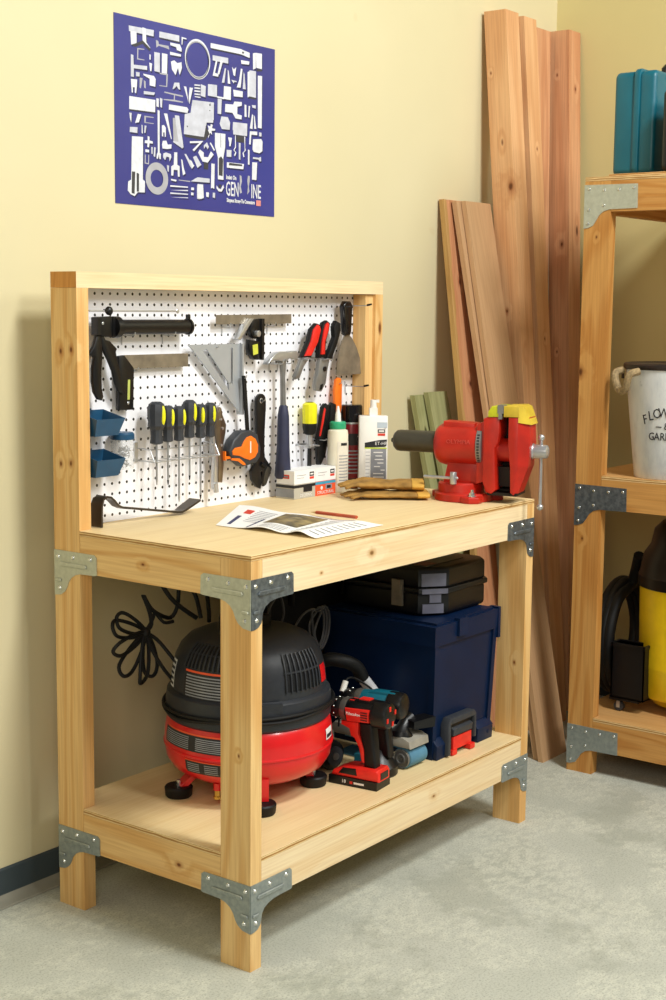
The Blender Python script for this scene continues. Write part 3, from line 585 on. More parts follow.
# triangle body built around its two slots
g.prism([(.421,1.395),(.629,1.395),(.629,1.384),(.436,1.384)], 'xz', y0, y1)
g.prism([(.608,1.384),(.629,1.384),(.632,1.202),(.608,1.224)], 'xz', y0, y1)
g.prism([(.436,1.384),(.474,1.384),(.597,1.255),(.608,1.224)], 'xz', y0, y1)
g.prism([(.492,1.384),(.590,1.384),(.590,1.288),(.583,1.288)], 'xz', y0, y1)
g.prism([(.598,1.384),(.608,1.384),(.608,1.224),(.597,1.255)], 'xz', y0, y1)
g.prism([(.590,1.292),(.598,1.285),(.597,1.255),(.583,1.270),(.583,1.288)], 'xz', y0, y1)
g.prism([(.474,1.384),(.492,1.384),(.489,1.3795),(.478,1.3795)], 'xz', y0, y1)
g.box(.626, .632, .566, .588, 1.202, 1.395, .001)
tag(g.build('speed_square'), 'triangular silver speed square with slots, hanging left of the tape measure', 'square', PB)
hook(.53, 1.388, .035, 'wire hook through the slanted slot of the triangular silver square')
# combination square
g = thing('combination_square', 'combination square with a long steel ruler and black head with yellow level vial', 'square', (.7, .575, 1.42))
MB(STEELB).prism([(.529,1.4725),(.848,1.4755),(.848,1.4495),(.529,1.4475)], 'xz', .5745, .577, .0005, 1).build('ruler', g)
mb = MB(BLKM, STEEL)
mb.prism([(.703,1.463),(.715,1.463),(.714,1.349),(.703,1.35)], 'xz', .562, .584, .001)
mb.prism([(.704,1.463),(.672,1.46),(.657,1.436),(.660,1.428),(.672,1.412),(.685,1.408),(.690,1.420),(.704,1.425)], 'xz', .566, .582, .002)
mb.prism([(.704,1.40),(.657,1.406),(.655,1.383),(.660,1.367),(.672,1.354),(.686,1.350),(.704,1.350)], 'xz', .566, .582, .002)
mb.m(1).prism([(.602,1.407),(.654,1.463),(.672,1.463),(.616,1.405)], 'xz', .564, .584, .001)
mb.cyl((.684, .556, 1.422), (.684, .57, 1.422), .009, n=14, bev=.001)
mb.build('head', g)
MB(flat('vial_yellow', '#C9CC4A', .3), BLKM).prism([(.667,1.391),(.689,1.394),(.691,1.367),(.670,1.363)], 'xz', .5645, .5658, .0005, 1).build('level_vial', g)
hook(.575, 1.443, .035, 'wire hook holding the left end of the long steel ruler')
hook(.765, 1.444, .035, 'wire hook holding the right end of the long steel ruler')
# hammer
g = thing('claw_hammer', 'steel claw hammer with a dark blue rubber grip hanging in the middle of the pegboard', 'hammer', (.79, .562, 1.2))
MB(STEEL).prism([(.715,1.337),(.727,1.352),(.745,1.366),(.763,1.371),(.79,1.372),(.817,1.370),(.82,1.3725),(.842,1.373),(.849,1.368),(.849,1.352),(.843,1.349),(.82,1.350),(.812,1.353),(.80,1.344),(.775,1.344),(.748,1.349),(.728,1.344)], 'xz', .549, .572, .005, 3).build('head', g)
MB(STEELD).sweep([(.787, .561, 1.348), (.793, .561, 1.335), (.793, .561, 1.30), (.796, .561, 1.215)], [.013, .0085, .0065, .0075], 12, flat=1.2).build('shaft', g)
MB(flat('navy_rubber', '#2A2E48', .6)).sweep([(.797, .561, 1.222), (.797, .561, 1.214), (.797, .561, 1.19), (.797, .561, 1.1), (.796, .561, 1.02), (.796, .561, 1.012)], [.008, .0125, .0165, .0185, .0235, .019], 16).build('grip', g)
hook(.775, 1.338, .055, 'wire hook under the claw of the hammer head')
hook(.812, 1.338, .055, 'wire hook under the striking face side of the hammer head')
# pliers
GR, GB, JW = REDP, BLKR, STEELD
def clip(x, z, label, w=.05):
    mb = MB(STEEL)
    mb.tube([(x-w/2, YP-.002, z), (x-w/2, YP-.05, z-.002), (x-w/4, YP-.052, z-.002), (x, YP-.05, z), (x, YP-.046, z)], .0016, 6)
    mb.tube([(x+w/2, YP-.002, z), (x+w/2, YP-.05, z-.002), (x+w/4, YP-.052, z-.002), (x, YP-.05, z), (x, YP-.046, z)], .0016, 6)
    mb.box(x-w/2-.002, x+w/2+.002, YP-.002, YP, z-.003, z+.003, .0006)
    tag(mb.build('tool_holder'), label, 'hook', 'wire hooks in the pegboard')
g = thing('slip_pliers', 'tilted pliers with a broad red and black grip, left of the open pliers', 'pliers', (.91, .56, 1.36))
MB(GR).prism([(.939,1.446),(.948,1.442),(.953,1.429),(.940,1.396),(.913,1.362),(.908,1.357),(.880,1.357),(.889,1.370),(.908,1.398),(.920,1.432)], 'xz', .548, .556, .003).build('handle', g)['label'] = 'red handle grip'
MB(GB).prism([(.939,1.450),(.957,1.446),(.962,1.429),(.947,1.394),(.920,1.359),(.915,1.352),(.871,1.353),(.881,1.368),(.903,1.398),(.915,1.433)], 'xz', .554, .570, .004).build('handle', g)['label'] = 'black back handle'
MB(JW).prism([(.871,1.350),(.903,1.346),(.882,1.327),(.862,1.294),(.845,1.291),(.840,1.299),(.859,1.330)], 'xz', .553, .567, .004).build('jaw', g)
clip(.895, 1.350, 'wire holder gripping the tilted red pliers', .035)
g = thing('lineman_pliers', 'open pliers with one red handle and one black handle, left of the putty knife', 'pliers', (.98, .56, 1.35))
MB(GB, GR).prism([(.990,1.458),(1.005,1.450),(1.0,1.428),(.985,1.397),(.985,1.35),(.950,1.349),(.953,1.39),(.962,1.429),(.973,1.452)], 'xz', .554, .570, .004).m(1).prism([(.987,1.452),(.994,1.446),(.990,1.428),(.975,1.397),(.974,1.36),(.957,1.36),(.960,1.39),(.969,1.427),(.978,1.446)], 'xz', .549, .556, .002).build('handle', g)['label'] = 'red handle'
MB(GB).prism([(1.032,1.457),(1.052,1.45),(1.054,1.428),(1.037,1.389),(1.018,1.357),(1.014,1.343),(.985,1.348),(1.004,1.377),(1.023,1.409),(1.019,1.44)], 'xz', .551, .569, .005).build('handle', g)['label'] = 'black handle'
MB(JW, BLKM).prism([(.955,1.348),(1.004,1.347),(.992,1.311),(.985,1.275),(.965,1.252),(.938,1.256),(.934,1.281),(.947,1.308)], 'xz', .553, .568, .004).m(1).cyl((.975, .549, 1.318), (.975, .555, 1.318), .007, n=12).prism([(.957,1.272),(.968,1.275),(.964,1.258),(.953,1.258)], 'xz', .551, .554).build('jaw', g)
clip(.985, 1.347, 'wire holder gripping the open red and black pliers', .04)
# putty knife
g = thing('putty_knife', 'wide steel putty knife with a glossy black handle at the right end of the pegboard', 'putty knife', (1.1, .565, 1.4))
MB(flat('gloss_black', '#121013', .15)).prism([(1.082,1.514),(1.108,1.514),(1.118,1.503),(1.113,1.424),(1.108,1.413),(1.087,1.413),(1.080,1.424),(1.070,1.500)], 'xz', .556, .575, .006, 3).build('handle', g)
MB(STEELB).prism([(1.088,1.417),(1.108,1.417),(1.125,1.405),(1.148,1.378),(1.166,1.345),(1.172,1.297),(1.050,1.297),(1.054,1.345),(1.068,1.380)], 'xz', .5645, .567).build('blade', g)
hook(1.118, 1.502, .105, 'long wire hook with a black tip beside the putty knife handle', .004, True)
hook(1.135, 1.262, .085, 'wire hook with a black tip below the putty knife', .004, True)
# storage bins
def bin_(zt, zb, label):
    g = MB(BLUEBIN); x0, x1, yf = .0415, .136, .520; t = .0025
    P = lambda x, y, z: (x, y, z)
    top = [P(x0, yf, zt), P(x1, yf, zt), P(x1, YP-.001, zt+.018), P(x0, YP-.001, zt+.018)]
    bot = [P(x0+.006, yf+.014, zb), P(x1-.012, yf+.014, zb), P(x1-.012, YP-.001, zb), P(x0+.006, YP-.001, zb)]
    ti = [P(x0+t, yf+t, zt), P(x1-t, yf+t, zt), P(x1-t, YP-.001-t, zt+.018), P(x0+t, YP-.001-t, zt+.018)]
    bi = [P(x0+.006+t, yf+.014+t, zb+t), P(x1-.012-t, yf+.014+t, zb+t), P(x1-.012-t, YP-.001-t, zb+t), P(x0+.006+t, YP-.001-t, zb+t)]
    b = bmesh.new(); L = [[b.verts.new(p) for p in q] for q in (bot, top, ti, bi)]
    b.faces.new(L[0]); b.faces.new(L[3][::-1])
    for q, r in zip(L, L[1:]):
        for k in range(4): b.faces.new([q[k], q[(k+1) % 4], r[(k+1) % 4], r[k]])
    g._add(b, .0008, 1)
    g.box(x0+.035, x0+.05, YP-.006, YP-.001, zt+.012, zt+.022, .001)
    return tag(g.build('storage_bin', ang=25), label, 'bin', 'blue bins on the pegboard')
bin_(1.2225, 1.181, 'upper blue plastic bin hooked on the left of the pegboard')
bin_(1.1240, 1.0815, 'lower blue plastic bin hooked on the left of the pegboard')
# jar of nails hooked between the bins
g = thing('nail_jar', 'small clear jar of nails with a blue cap between the two blue bins', 'jar', (.170, .566, 1.09))
c = (.170, .566, 0)
MB(glassy('clear_plastic', '#F2F4F6', .28)).lathe([(0, 1.092), (.027, 1.092), (.029, 1.096), (.029, 1.164), (.026, 1.168)], c, n=28).build('jar_body', g)
MB(BLUEBIN).lathe([(0, 1.183), (.026, 1.183), (.030, 1.178), (.030, 1.166), (.028, 1.165), (0, 1.165)], c, n=28).build('lid', g)
mb = MB(STEELD)
for i in range(70):
    a, r, z = random.random()*6.28, random.random()*.019, 1.098+random.random()*.048
    d = V((random.uniform(-1, 1), random.uniform(-1, 1), random.uniform(-1, 1))).normalized()*.007
    p = V((.170+r*cos(a), .566+r*sin(a), z)); mb.cyl(p-d, p+d, .0012, n=5)
tag(mb.build('nails', g, smooth=False), kind='stuff')
# screwdrivers in a wire rack
mb = MB(STEEL)
mb.tube([(.255, YP-.003, 1.135), (.255, YP-.045, 1.132), (.50, YP-.045, 1.132), (.50, YP-.003, 1.135)], .0018, 6, sub=1)
mb.tube([(.255, YP-.003, 1.105), (.255, YP-.06, 1.102), (.50, YP-.06, 1.102), (.50, YP-.003, 1.105)], .0016, 6, sub=1)
for i in range(7):
    x = .255+.245*i/6; mb.cyl((x, YP-.003, 1.103), (x, YP-.058, 1.102), .0014, n=6)
mb.cyl((.255, YP-.06, 1.102), (.255, YP-.045, 1.132), .0014, n=6); mb.cyl((.50, YP-.06, 1.102), (.50, YP-.045, 1.132), .0014, n=6)
mb.box(.24, .252, YP-.004, YP, 1.10, 1.15, .001)
tag(mb.build('wire_rack'), 'chrome wire rack holding the row of screwdrivers', 'rack')
SH = {}
def screwdriver(x, zt, zh, zb, w, y, spot, blk, label):
    g = thing('screwdriver', label, 'screwdriver', (x, y, zb), group='black and yellow screwdrivers in the wire rack')
    n = 10; h = zt-zh
    prof = [(.25, 0), (.42, .006), (.5, .02), (.5, .035), (.46, h*.45), (.48, h*.56), (.34, h*.66), (.32, h*.8), (.36, h*.97), (.2, h)]
    MB(DGREY).lathe([(w*r, zt-z) for r, z in prof], (x, y, 0), n=n).build('handle', g, ang=20)
    # yellow inlay on the side facing right-front
    a = R(spot); p = []
    m = MB(YELLOW)
    m.ball((x+w*.40*cos(a), y+w*.40*sin(a), zt-h*.32), 1, (w*.16, w*.16, h*.24), 14).build('yellow_inlay', g)
    mb = MB(STEEL, BLKM); mb.cyl((x, y, zh+.002), (x, y, zb+.012), .0028, n=8)
    mb.m(1 if blk else 0).cyl((x, y, zb+.012), (x, y, zb), .003, .0012, 8)
    mb.build('shaft', g)
yd = YP-.0525
for a in [(.270, 1.255, 1.147, 1.043, .047, -78, 0, 'leftmost and fattest screwdriver of the row'),
          (.311, 1.243, 1.150, 1.040, .038, -85, 1, 'second screwdriver from the left, short with a black tip'),
          (.352, 1.240, 1.150, .992, .038, -78, 0, 'third screwdriver from the left, with a long shaft reaching far down'),
          (.392, 1.254, 1.155, 1.045, .040, -80, 1, 'tallest handled screwdriver, fourth from the left, short shaft with black tip'),
          (.434, 1.241, 1.152, .990, .037, -112, 1, 'fifth screwdriver, with the biggest yellow oval facing front and a long black-tipped shaft'),
          (.472, 1.243, 1.152, 1.065, .036, -95, 1, 'sixth and rightmost screwdriver, next to the locking pliers')]:
    x, zt, zh, zb, w, sp, blk, lab = a
    screwdriver(x, zt, zh, zb, w, yd, sp, blk, lab)
# locking pliers
NIK = flat('worn_nickel', '#8B7F72', .35, .95, var=.25, vs=22)
g = thing('locking_pliers', 'worn nickel locking pliers hanging right of the screwdrivers', 'pliers', (.53, .57, 1.12))
MB(NIK).prism([(.512,1.230),(.520,1.212),(.530,1.228),(.536,1.226),(.541,1.207),(.556,1.179),(.553,1.157),(.542,1.119),(.546,1.075),(.540,1.023),(.524,1.025),(.521,1.07),(.519,1.119),(.508,1.160),(.507,1.21)], 'xz', .561, .577, .004).build('handle', g)
MB(STEEL).prism([(.504,1.165),(.511,1.140),(.520,1.10),(.520,1.02),(.512,1.008),(.503,1.008),(.502,1.02),(.506,1.098),(.497,1.143)], 'xz', .560, .572, .003).cyl((.508, .560, 1.025), (.512, .560, 1.0), .007, n=12).build('lever', g)
mb = MB(STEEL)
for x, z in ((.538, 1.17), (.531, 1.195), (.533, 1.125)): mb.cyl((x, .5605, z), (x, .558, z), .0035, n=10)
mb.build('rivets', g)
hook(.520, 1.232, .045, 'wire hook above the worn locking pliers')
# tape measure on its black strap
g = thing('tape_measure', 'orange and black tape measure hung from a long black strap', 'tape measure', (.62, .55, 1.1))
MB(DGREY).prism([(.602,1.160),(.640,1.160),(.669,1.147),(.683,1.109),(.682,1.084),(.664,1.067),(.610,1.062),(.592,1.073),(.556,1.095),(.552,1.108),(.568,1.137)], 'xz', .546, .578, .006, 3).build('case', g)
MB(ORANGE).prism([(.560,1.108),(.571,1.116),(.598,1.118),(.608,1.132),(.620,1.142),(.638,1.145),(.656,1.136),(.668,1.118),(.667,1.098),(.655,1.084),(.634,1.078),(.612,1.084),(.590,1.093),(.563,1.097)], 'xz', .5435, .548, .002).build('side_cover', g)['label'] = 'orange side cover'
mb = MB(ORANGE, YELLOW); mb.box(.543, .562, .552, .570, 1.087, 1.094, .0015); mb.prism([(.560,1.089),(.590,1.086),(.612,1.072),(.616,1.066),(.605,1.067),(.585,1.079),(.556,1.084)], 'xz', .5445, .547)
mb.box(.540, .544, .553, .569, 1.083, 1.108, .001)
mb.build('blade_mouth', g)
MB(INKW).box(.632, .636, .5425, .5437, 1.098, 1.130, .0004, M=Matrix.Rotation(0, 4, 'Z')).build('printed_mark', g)
MB(BLKR).prism([(.617,1.309),(.628,1.309),(.631,1.297),(.645,1.158),(.633,1.158)], 'xz', .556, .562, .0012).build('strap', g)
hook(.623, 1.303, .05, 'wire hook holding the black strap of the tape measure')
# adjustable wrench
g = thing('adjustable_wrench', 'black adjustable wrench with open jaws hanging left of the hammer', 'wrench', (.71, .575, 1.1))
n = 14; x, z = .7145, 1.235
hd = [(.734,1.205),(.730,1.152),(.729,1.095),(.731,1.077),(.762,1.043),(.752,1.022),(.738,.999),(.727,.994),(.718,1.004),(.722,1.035),(.712,1.040),(.7185,1.012),(.713,.989),(.695,.996),(.675,1.018),(.672,1.042),(.695,1.069),(.697,1.127),(.694,1.205)]
b = bmesh.new()
arc = [(x+.0205*cos(a), z+.0205*sin(a)) for a in [pi*k/8 for k in range(9)]]
MB(BLKM).prism([(.735, 1.205)]+arc+[(.694, 1.205)]+hd[::-1][1:], 'xz', .573, .581, .0025).build('handle', g)
mb = MB(flat('raw_grey_steel', '#5A5850', .4, .8)); mb.prism([(.757,1.042),(.738,1.003),(.728,.998),(.722,1.006),(.729,1.036),(.742,1.050)], 'xz', .5705, .5735, .001); mb.build('movable_jaw', g)
mb = MB(STEEL, BLKR); mb.lathe([(.005, -.001), (.0075, 0), (.005, .001)], (.7145, .5725, 1.236), 'y', 16); mb.m(1).cyl((.7145, .5715, 1.236), (.7145, .5728, 1.236), .005, n=12)
mb.cyl((.712, .572, 1.06), (.728, .572, 1.052), .006, n=12); mb.build('hole_and_screw', g)
hook(.7145, 1.236, .04, 'wire hook through the hole of the black adjustable wrench')
# nut driver
g = thing('nut_driver', 'nut driver with a clear yellow handle and black collar, hanging right of the hammer', 'screwdriver', (.923, .565, 1.03))
c = (.923, .565, 0)
MB(YELLOW).lathe([(0, 1.222), (.014, 1.222), (.021, 1.216), (.022, 1.205), (.021, 1.165), (.0205, 1.16)], c, n=12).build('handle', g, ang=20)
MB(BLKR).lathe([(.0208, 1.161), (.0208, 1.15), (.017, 1.132), (.010, 1.128), (0, 1.128)], c, n=20).build('collar', g)
MB(BLKR).lathe([(0, 1.2232), (.01, 1.2232), (.012, 1.221)], c, n=12).build('end_cap', g)
MB(STEEL, BLKM).lathe([(.009, 1.129), (.009, 1.09), (.006, 1.088)], c, n=14).m(1).lathe([(.006, 1.089), (.0065, 1.037), (0, 1.037)], c, n=14).build('shaft', g)
clip(.923, 1.098, 'wire holder gripping the yellow nut driver', .045)
# tin snips
g = thing('tin_snips', 'black handled snips standing in a holder left of the flat orange handle', 'snips', (.98, .565, 1.1))
MB(BLKR, REDP).prism([(.992,1.216),(1.005,1.210),(1.001,1.178),(.986,1.140),(.987,1.110),(.954,1.112),(.969,1.159),(.979,1.206)], 'xz', .555, .573, .004).m(1).prism([(.985,1.200),(.975,1.160),(.962,1.122),(.958,1.122),(.970,1.165),(.980,1.204)], 'xz', .553, .558, .001).build('handle', g)['label'] = 'black handle with red inner stripe'
MB(BLKR).prism([(1.024,1.217),(1.042,1.211),(1.041,1.165),(1.026,1.142),(1.012,1.108),(.989,1.112),(.999,1.141),(1.014,1.178),(1.015,1.209)], 'xz', .557, .573, .004).build('handle', g)
MB(BLKM).prism([(.955,1.112),(1.010,1.110),(.992,1.06),(.972,1.035),(.958,1.038),(.953,1.075)], 'xz', .559, .570, .003).build('blade', g)
clip(.985, 1.112, 'wire holder gripping the black snips', .04)
# orange handled tool
g = thing('scraper', 'flat orange handle of a narrow scraper hanging beside the putty knife blade', 'scraper', (1.07, .575, 1.2))
MB(ORANGE).prism([(1.055,1.283),(1.066,1.289),(1.079,1.287),(1.085,1.267),(1.084,1.199),(1.076,1.170),(1.058,1.150),(1.050,1.165),(1.051,1.199),(1.049,1.250)], 'xz', .568, .580, .004).build('handle', g)
MB(STEELD).prism([(1.055,1.165),(1.078,1.172),(1.072,1.04),(1.058,1.04)], 'xz', .573, .576).build('blade', g)
hook(1.068, 1.272, .04, 'wire hook at the top of the flat orange handle')

# ------------------------------------------------------------------ on the bench top
Z0 = H+.0004
# pry bar
g = MB(flat('dark_blued_steel', '#4A4238', .32, .6, var=.3, vs=20))
def ribbon(path, w, t, cy):
    b = bmesh.new(); rows = []
    P = [V((x, 0, z)) for x, z in path]; m = len(P)
    for i in range(m):
        d = (P[min(m-1, i+1)]-P[max(0, i-1)]).normalized(); nrm = V((-d.z, 0, d.x))*t/2
        wi = w[i] if isinstance(w, list) else w
        rows.append([b.verts.new(P[i]+q) for q in (nrm+V((0, cy-wi/2, 0)), nrm+V((0, cy+wi/2, 0)), -nrm+V((0, cy+wi/2, 0)), -nrm+V((0, cy-wi/2, 0)))])
    for q, r in zip(rows, rows[1:]):
        for k in range(4): b.faces.new([q[k], q[(k+1) % 4], r[(k+1) % 4], r[k]])
    b.faces.new(rows[0]); b.faces.new(rows[-1]); return b
p0 = [(x+.018, z) for x, z in [(.047, .9585), (.047, .985), (.049, 1.010), (.056, 1.026), (.070, 1.031), (.085, 1.028), (.099, 1.018), (.112, 1.005), (.128, .998), (.16, .993), (.22, .983), (.28, .973), (.32, .966), (.338, .9645), (.352, .970), (.385, .983), (.402, .990)]]
wd = [.042, .042, .040, .036, .032, .028, .025, .023, .022, .022, .022, .022, .024, .028, .034, .038, .040]
g._add(ribbon(p0, wd, .0055, .552), .001, 1)
tag(g.build('pry_bar', ang=50), 'dark steel pry bar with a hooked claw lying at the foot of the pegboard', 'pry bar')
# vise ------------------------------------------------
g = thing('bench_vise', 'heavy red vise with yellow jaw caps bolted at the bench top corner', 'vise', (1.11, .15, Z0), R(-74), world=False)
EARS = (R(-60), R(20), R(95), R(155))
mb = MB(REDV)
mb.lathe([(0, .023), (.080, .023), (.084, .019), (.085, .002), (.083, 0), (0, 0)], (0, 0, 0), n=40)
for a in EARS:
    M = Matrix.Rotation(a, 4, 'Z'); mb.prism([(.05, -.036), (.095, -.028), (.110, -.014), (.110, .014), (.095, .028), (.05, .036)], 'xy', 0, .018, .003, M=M)
mb.lathe([(0, .051), (.060, .051), (.064, .047), (.066, .022), (0, .022)], (-.01, 0, 0), n=40)
mb.build('swivel_base', g)
for a in EARS:
    x, y = .09*cos(a), .09*sin(a); MB(SCREW).cyl((x, y, .018), (x, y, .021), .011, n=16).cyl((x, y, .02), (x, y, .029), .0085, n=6).cyl((x, y, .029), (x, y, .038), .0045, n=10).build('mounting_bolt', g)
mb = MB(REDV)
mb.prism([(-.041, .112), (.045, .108), (.050, .048), (-.054, .048)], 'xz', -.033, .033, .006)
mb.lathe([(0, -.084), (.034, -.084), (.048, -.079), (.057, -.067), (.0605, -.052), (.0615, -.01), (.0615, .048), (0, .048)], (0, 0, .157), 'x', 44)
mb.prism([(-.056, .19), (-.056, .223), (.036, .219), (.036, .19)], 'xz', -.034, .034, .004)
mb.prism([(.046, .050), (.066, .058), (.066, .228), (.046, .218)], 'xz', -.047, .047, .003)
bd = mb.build('body', g)
sub('cast_lettering', MB(flat('cast_highlight', '#C8483C', .35)).text('OLYMPIA', .017, XZ(-.004, -.0612, .168), .0012), bd)
mb = MB(STEELD, INK); mb.lathe([(.0625, .046), (.0645, .047), (.0645, .060), (.0625, .061)], (0, 0, .157), 'x', 44)
mb.m(1)
for k in range(13):
    a = R(150+k*7.5); mb.box(-.001, .0013, -.0035, .0035, 0, .0012, M=Matrix.Translation((.0535, .0645*cos(a), .157+.0645*sin(a))) @ Matrix.Rotation(a-pi/2, 4, 'X') @ Matrix.Diagonal((3, .55, 1, 1)))
mb.build('scale_ring', g)
MB(flat('olive_grey_steel', '#4A473C', .45, .4)).lathe([(0, -.220), (.006, -.220), (.008, -.214), (.022, -.210), (.0295, -.202), (.031, -.192), (.031, -.075), (0, -.075)], (0, 0, .160), 'x', 36).build('rear_tube', g)
MB(REDV).prism([(.066,.236),(.079,.242),(.112,.242),(.114,.205),(.110,.172),(.101,.155),(.103,.10),(.107,.038),(.093,.026),(.077,.030),(.066,.060)], 'xz', -.056, .056, .005).build('fixed_jaw', g)
mb = MB(REDV).prism([(.138,.242),(.166,.242),(.166,.170),(.168,.105),(.156,.026),(.147,.032),(.145,.100),(.138,.161)], 'xz', -.056, .056, .003)
for z0_, z1_, a0, a1, b0, b1 in ((.105, .170, .167, .165, .192, .196), (.170, .242, .165, .165, .196, .192), (.026, .105, .155, .167, .164, .192)):
    mb.hexa([(a0, -.0555, z0_), (b0, -.036, z0_), (b0, .036, z0_), (a0, .0555, z0_), (a1, -.0555, z1_), (b1, -.036, z1_), (b1, .036, z1_), (a1, .0555, z1_)])
mb.build('sliding_jaw', g)
mb = MB(flat('dark_screw_steel', '#241E1A', .45, .5), REDV)
mb.box(.07, .16, -.02, .02, .045, .100, .002); mb.box(.10, .16, .03, .036, .03, .235); mb.m(1).cyl((.08, 0, .146), (.16, 0, .146), .033, n=28); mb.m(0).cyl((.09, 0, .033), (.165, 0, .033), .006, n=10); mb.box(.08, .165, -.05, .05, .022, .030, .001)
mb.build('slide_and_screw', g)
YC = flat('yellow_green_cap', '#B9BC20', .4, var=.25, vs=30); YC2 = flat('yellow_cap', '#D2B434', .45, var=.15, vs=25)
MB(YC).prism([(.080,.2405),(.080,.256),(.090,.271),(.115,.271),(.115,.2425)], 'xz', -.058, .058, .002).build('jaw_cap', g)['label'] = 'lime yellow cap on fixed jaw'
MB(YC2).prism([(.124,.2425),(.124,.272),(.168,.274),(.168,.2425)], 'xz', -.058, .058, .002).hexa([(.166, -.0575, .228), (.199, -.038, .222), (.199, .038, .222), (.166, .0575, .228), (.166, -.0575, .273), (.180, -.044, .270), (.180, .044, .270), (.166, .0575, .273)], .002).build('jaw_cap', g)['label'] = 'golden yellow cap on sliding jaw'
MB(STEELD).box(.107, .124, -.0595, -.02, .252, .275, .001).box(.110, .120, -.0595, -.04, .236, .252).build('jaw_plate', g)
MB(STEEL).lathe([(0, .240), (.012, .240), (.0155, .238), (.0185, .236), (.0195, .226), (.0195, .200), (.022, .197), (.022, .190), (0, .190)], (0, 0, .146), 'x', 28).build('spindle_boss', g)
MB(STEEL).cyl((.219, -.001, .180), (.2205, -.001, -.004), .0048, n=12).ball((.219, -.001, .185), .0095).ball((.2205, -.001, -.010), .0095).build('handle_bar', g)
MB(STEEL).cyl((-.013, -.068, .050), (-.013, -.068, .084), .0095, n=16, bev=.001).cyl((-.006, -.068, .067), (-.095, -.072, .068), .0038, .0048, 10).ball((-.095, -.072, .068), .005).ball((-.003, -.068, .067), .0045).build('swivel_lock_lever', g)
# gloves ----------------------------------------------
GLV = flat('tan_suede', '#A07838', .85, var=.3, vs=25, bmp=.2); GLVD = flat('tan_suede_lining', '#CFA044', .8, var=.1)
def glove(x, y, z, rot, label, sc=1, tiltz=0, grp='pair of leather work gloves'):
    t = thing('work_glove', label, 'glove', (x, y, z), R(rot), grp, world=False)
    mb = MB(GLV)
    # local: +x fingertips, cuff towards -x
    S = lambda pts, r, fl=.55: mb.tube(pts, r, 12, sub=4, flat=fl)
    mb.sweep([(-.122, 0, .024), (-.09, 0, .024), (-.04, 0, .024), (0, 0, .025), (.035, 0, .022), (.05, 0, .018)], [.063, .058, .050, .050, .046, .03], 20, flat=.42)
    F = [(-.033, .095, .060, -.014), (-.011, .110, .066, -.004), (.012, .105, .055, .006), (.033, .088, .040, .02)]
    for y0_, ln, z_, dy in F:
        S([(.02, y0_, .022), (.05, y0_*1.1, .026), (.05+(ln-.05)*.5, y0_*1.1+dy*.5, .024), (ln, y0_*1.1+dy, .016)], [.013, .0125, .012, .0085], .85)
    S([(-.03, -.035, .024), (.0, -.055, .030), (.03, -.062, .034), (.055, -.060, .030)], [.018, .0155, .013, .009], .8)
    o = mb.build('glove_body', t)
    r = o.modifiers.new('r', 'REMESH'); r.mode = 'VOXEL'; r.voxel_size = .0028; r.use_smooth_shade = True
    s_ = o.modifiers.new('s', 'SMOOTH'); s_.iterations = 4; s_.factor = .5
    d = o.modifiers.new('d', 'DISPLACE'); tx = bpy.data.textures.new('crease', 'CLOUDS'); tx.noise_scale = .035; d.texture = tx; d.strength = .010
    mb = MB(GLVD); mb.lathe([(1, 0), (1.03, .004), (1.03, .03), (1, .034)], (0, 0, 0), 'x', 28)
    bmesh.ops.transform(mb.bm, matrix=Matrix.Translation((-.136, 0, .0255)) @ Matrix.Diagonal((1, .063, .0245, 1)), verts=mb.bm.verts)
    mb.build('cuff', t); return t
glove(.984, .370, Z0+.0215, 127, 'tan leather work glove lying on top, fingers toward the boxes').scale = (1, 1, .62)
glove(.964, .343, Z0+.0010, 134, 'flattened tan leather work glove lying underneath the other').scale = (1, 1, .46)
# boxes of connectors ------------------------------------
def cbox(x0, x1, y0_, y1_, z0_, z1_, mats, label, deco, rot=0):
    t = thing('product_box', label, 'box', ((x0+x1)/2, (y0_+y1_)/2, z0_), R(rot), 'small product boxes stacked on the bench', world=False)
    w, d, h = (x1-x0)/2, (y1_-y0_)/2, z1_-z0_
    MB(mats).box(-w, w, -d, d, 0, h, .0012, 1).build('carton', t)
    mb = MB(INK, INKW, ORANGEP, GREYP, flat('cyan_print', '#3E9FC0', .5), flat('red_print', '#D8402C', .5)); deco(mb, w, d, h); mb.build('printed_label', t, smooth=False)
SILV = flat('silver_card', '#B9B4A6', .5, var=.05); ORC = flat('orange_card', '#EE5A30', .5, var=.05)
def R2(mb, m, x0, x1, z0_, z1_, d, e=.0004): mb.m(m).box(x0, x1, -d-e, -d, z0_, z1_)
def dsil(mb, w, d, h):
    R2(mb, 0, -w, w, h-.010, h-.002, d); R2(mb, 0, -.006, .034, h*.42, h*.78, d, .0005)
    mb.m(3).box(-w-.0004, -w, -d, d, h*.1, h*.7); mb.m(0).box(-w-.0005, -w, -d, d, h-.010, h-.002)
    mb.m(1).text('DECKING', .0125, XZ(.006, -d-.0005, .008), .0002)
def dor(mb, w, d, h):
    R2(mb, 4, -w, w, h-.009, h-.001, d); mb.m(1).text('STRUCTURAL', .0128, XZ(0, -d-.0006, .008), .0002)
    mb.m(1).ball((-.018, -d-.0003, h*.52), .0055, (1, .1, 1)); R2(mb, 3, .0, .03, h*.40, h*.72, d, .0005); R2(mb, 0, .006, .024, h*.45, h*.66, d, .0008)
def dwh(mb, w, d, h):
    R2(mb, 0, .022, .042, h*.50, h*.82, d); R2(mb, 5, .022, .042, h*.28, h*.46, d); R2(mb, 1, .025, .039, h*.6, h*.72, d, .0006)
    R2(mb, 3, -.036, .006, h*.62, h*.66, d); R2(mb, 3, -.036, -.004, h*.42, h*.45, d)
    mb.m(5).box(-w-.0004, -w, -.014, .014, h*.4, h*.7); mb.m(3).box(-w-.0006, -w, -.010, .010, h*.5, h*.6)
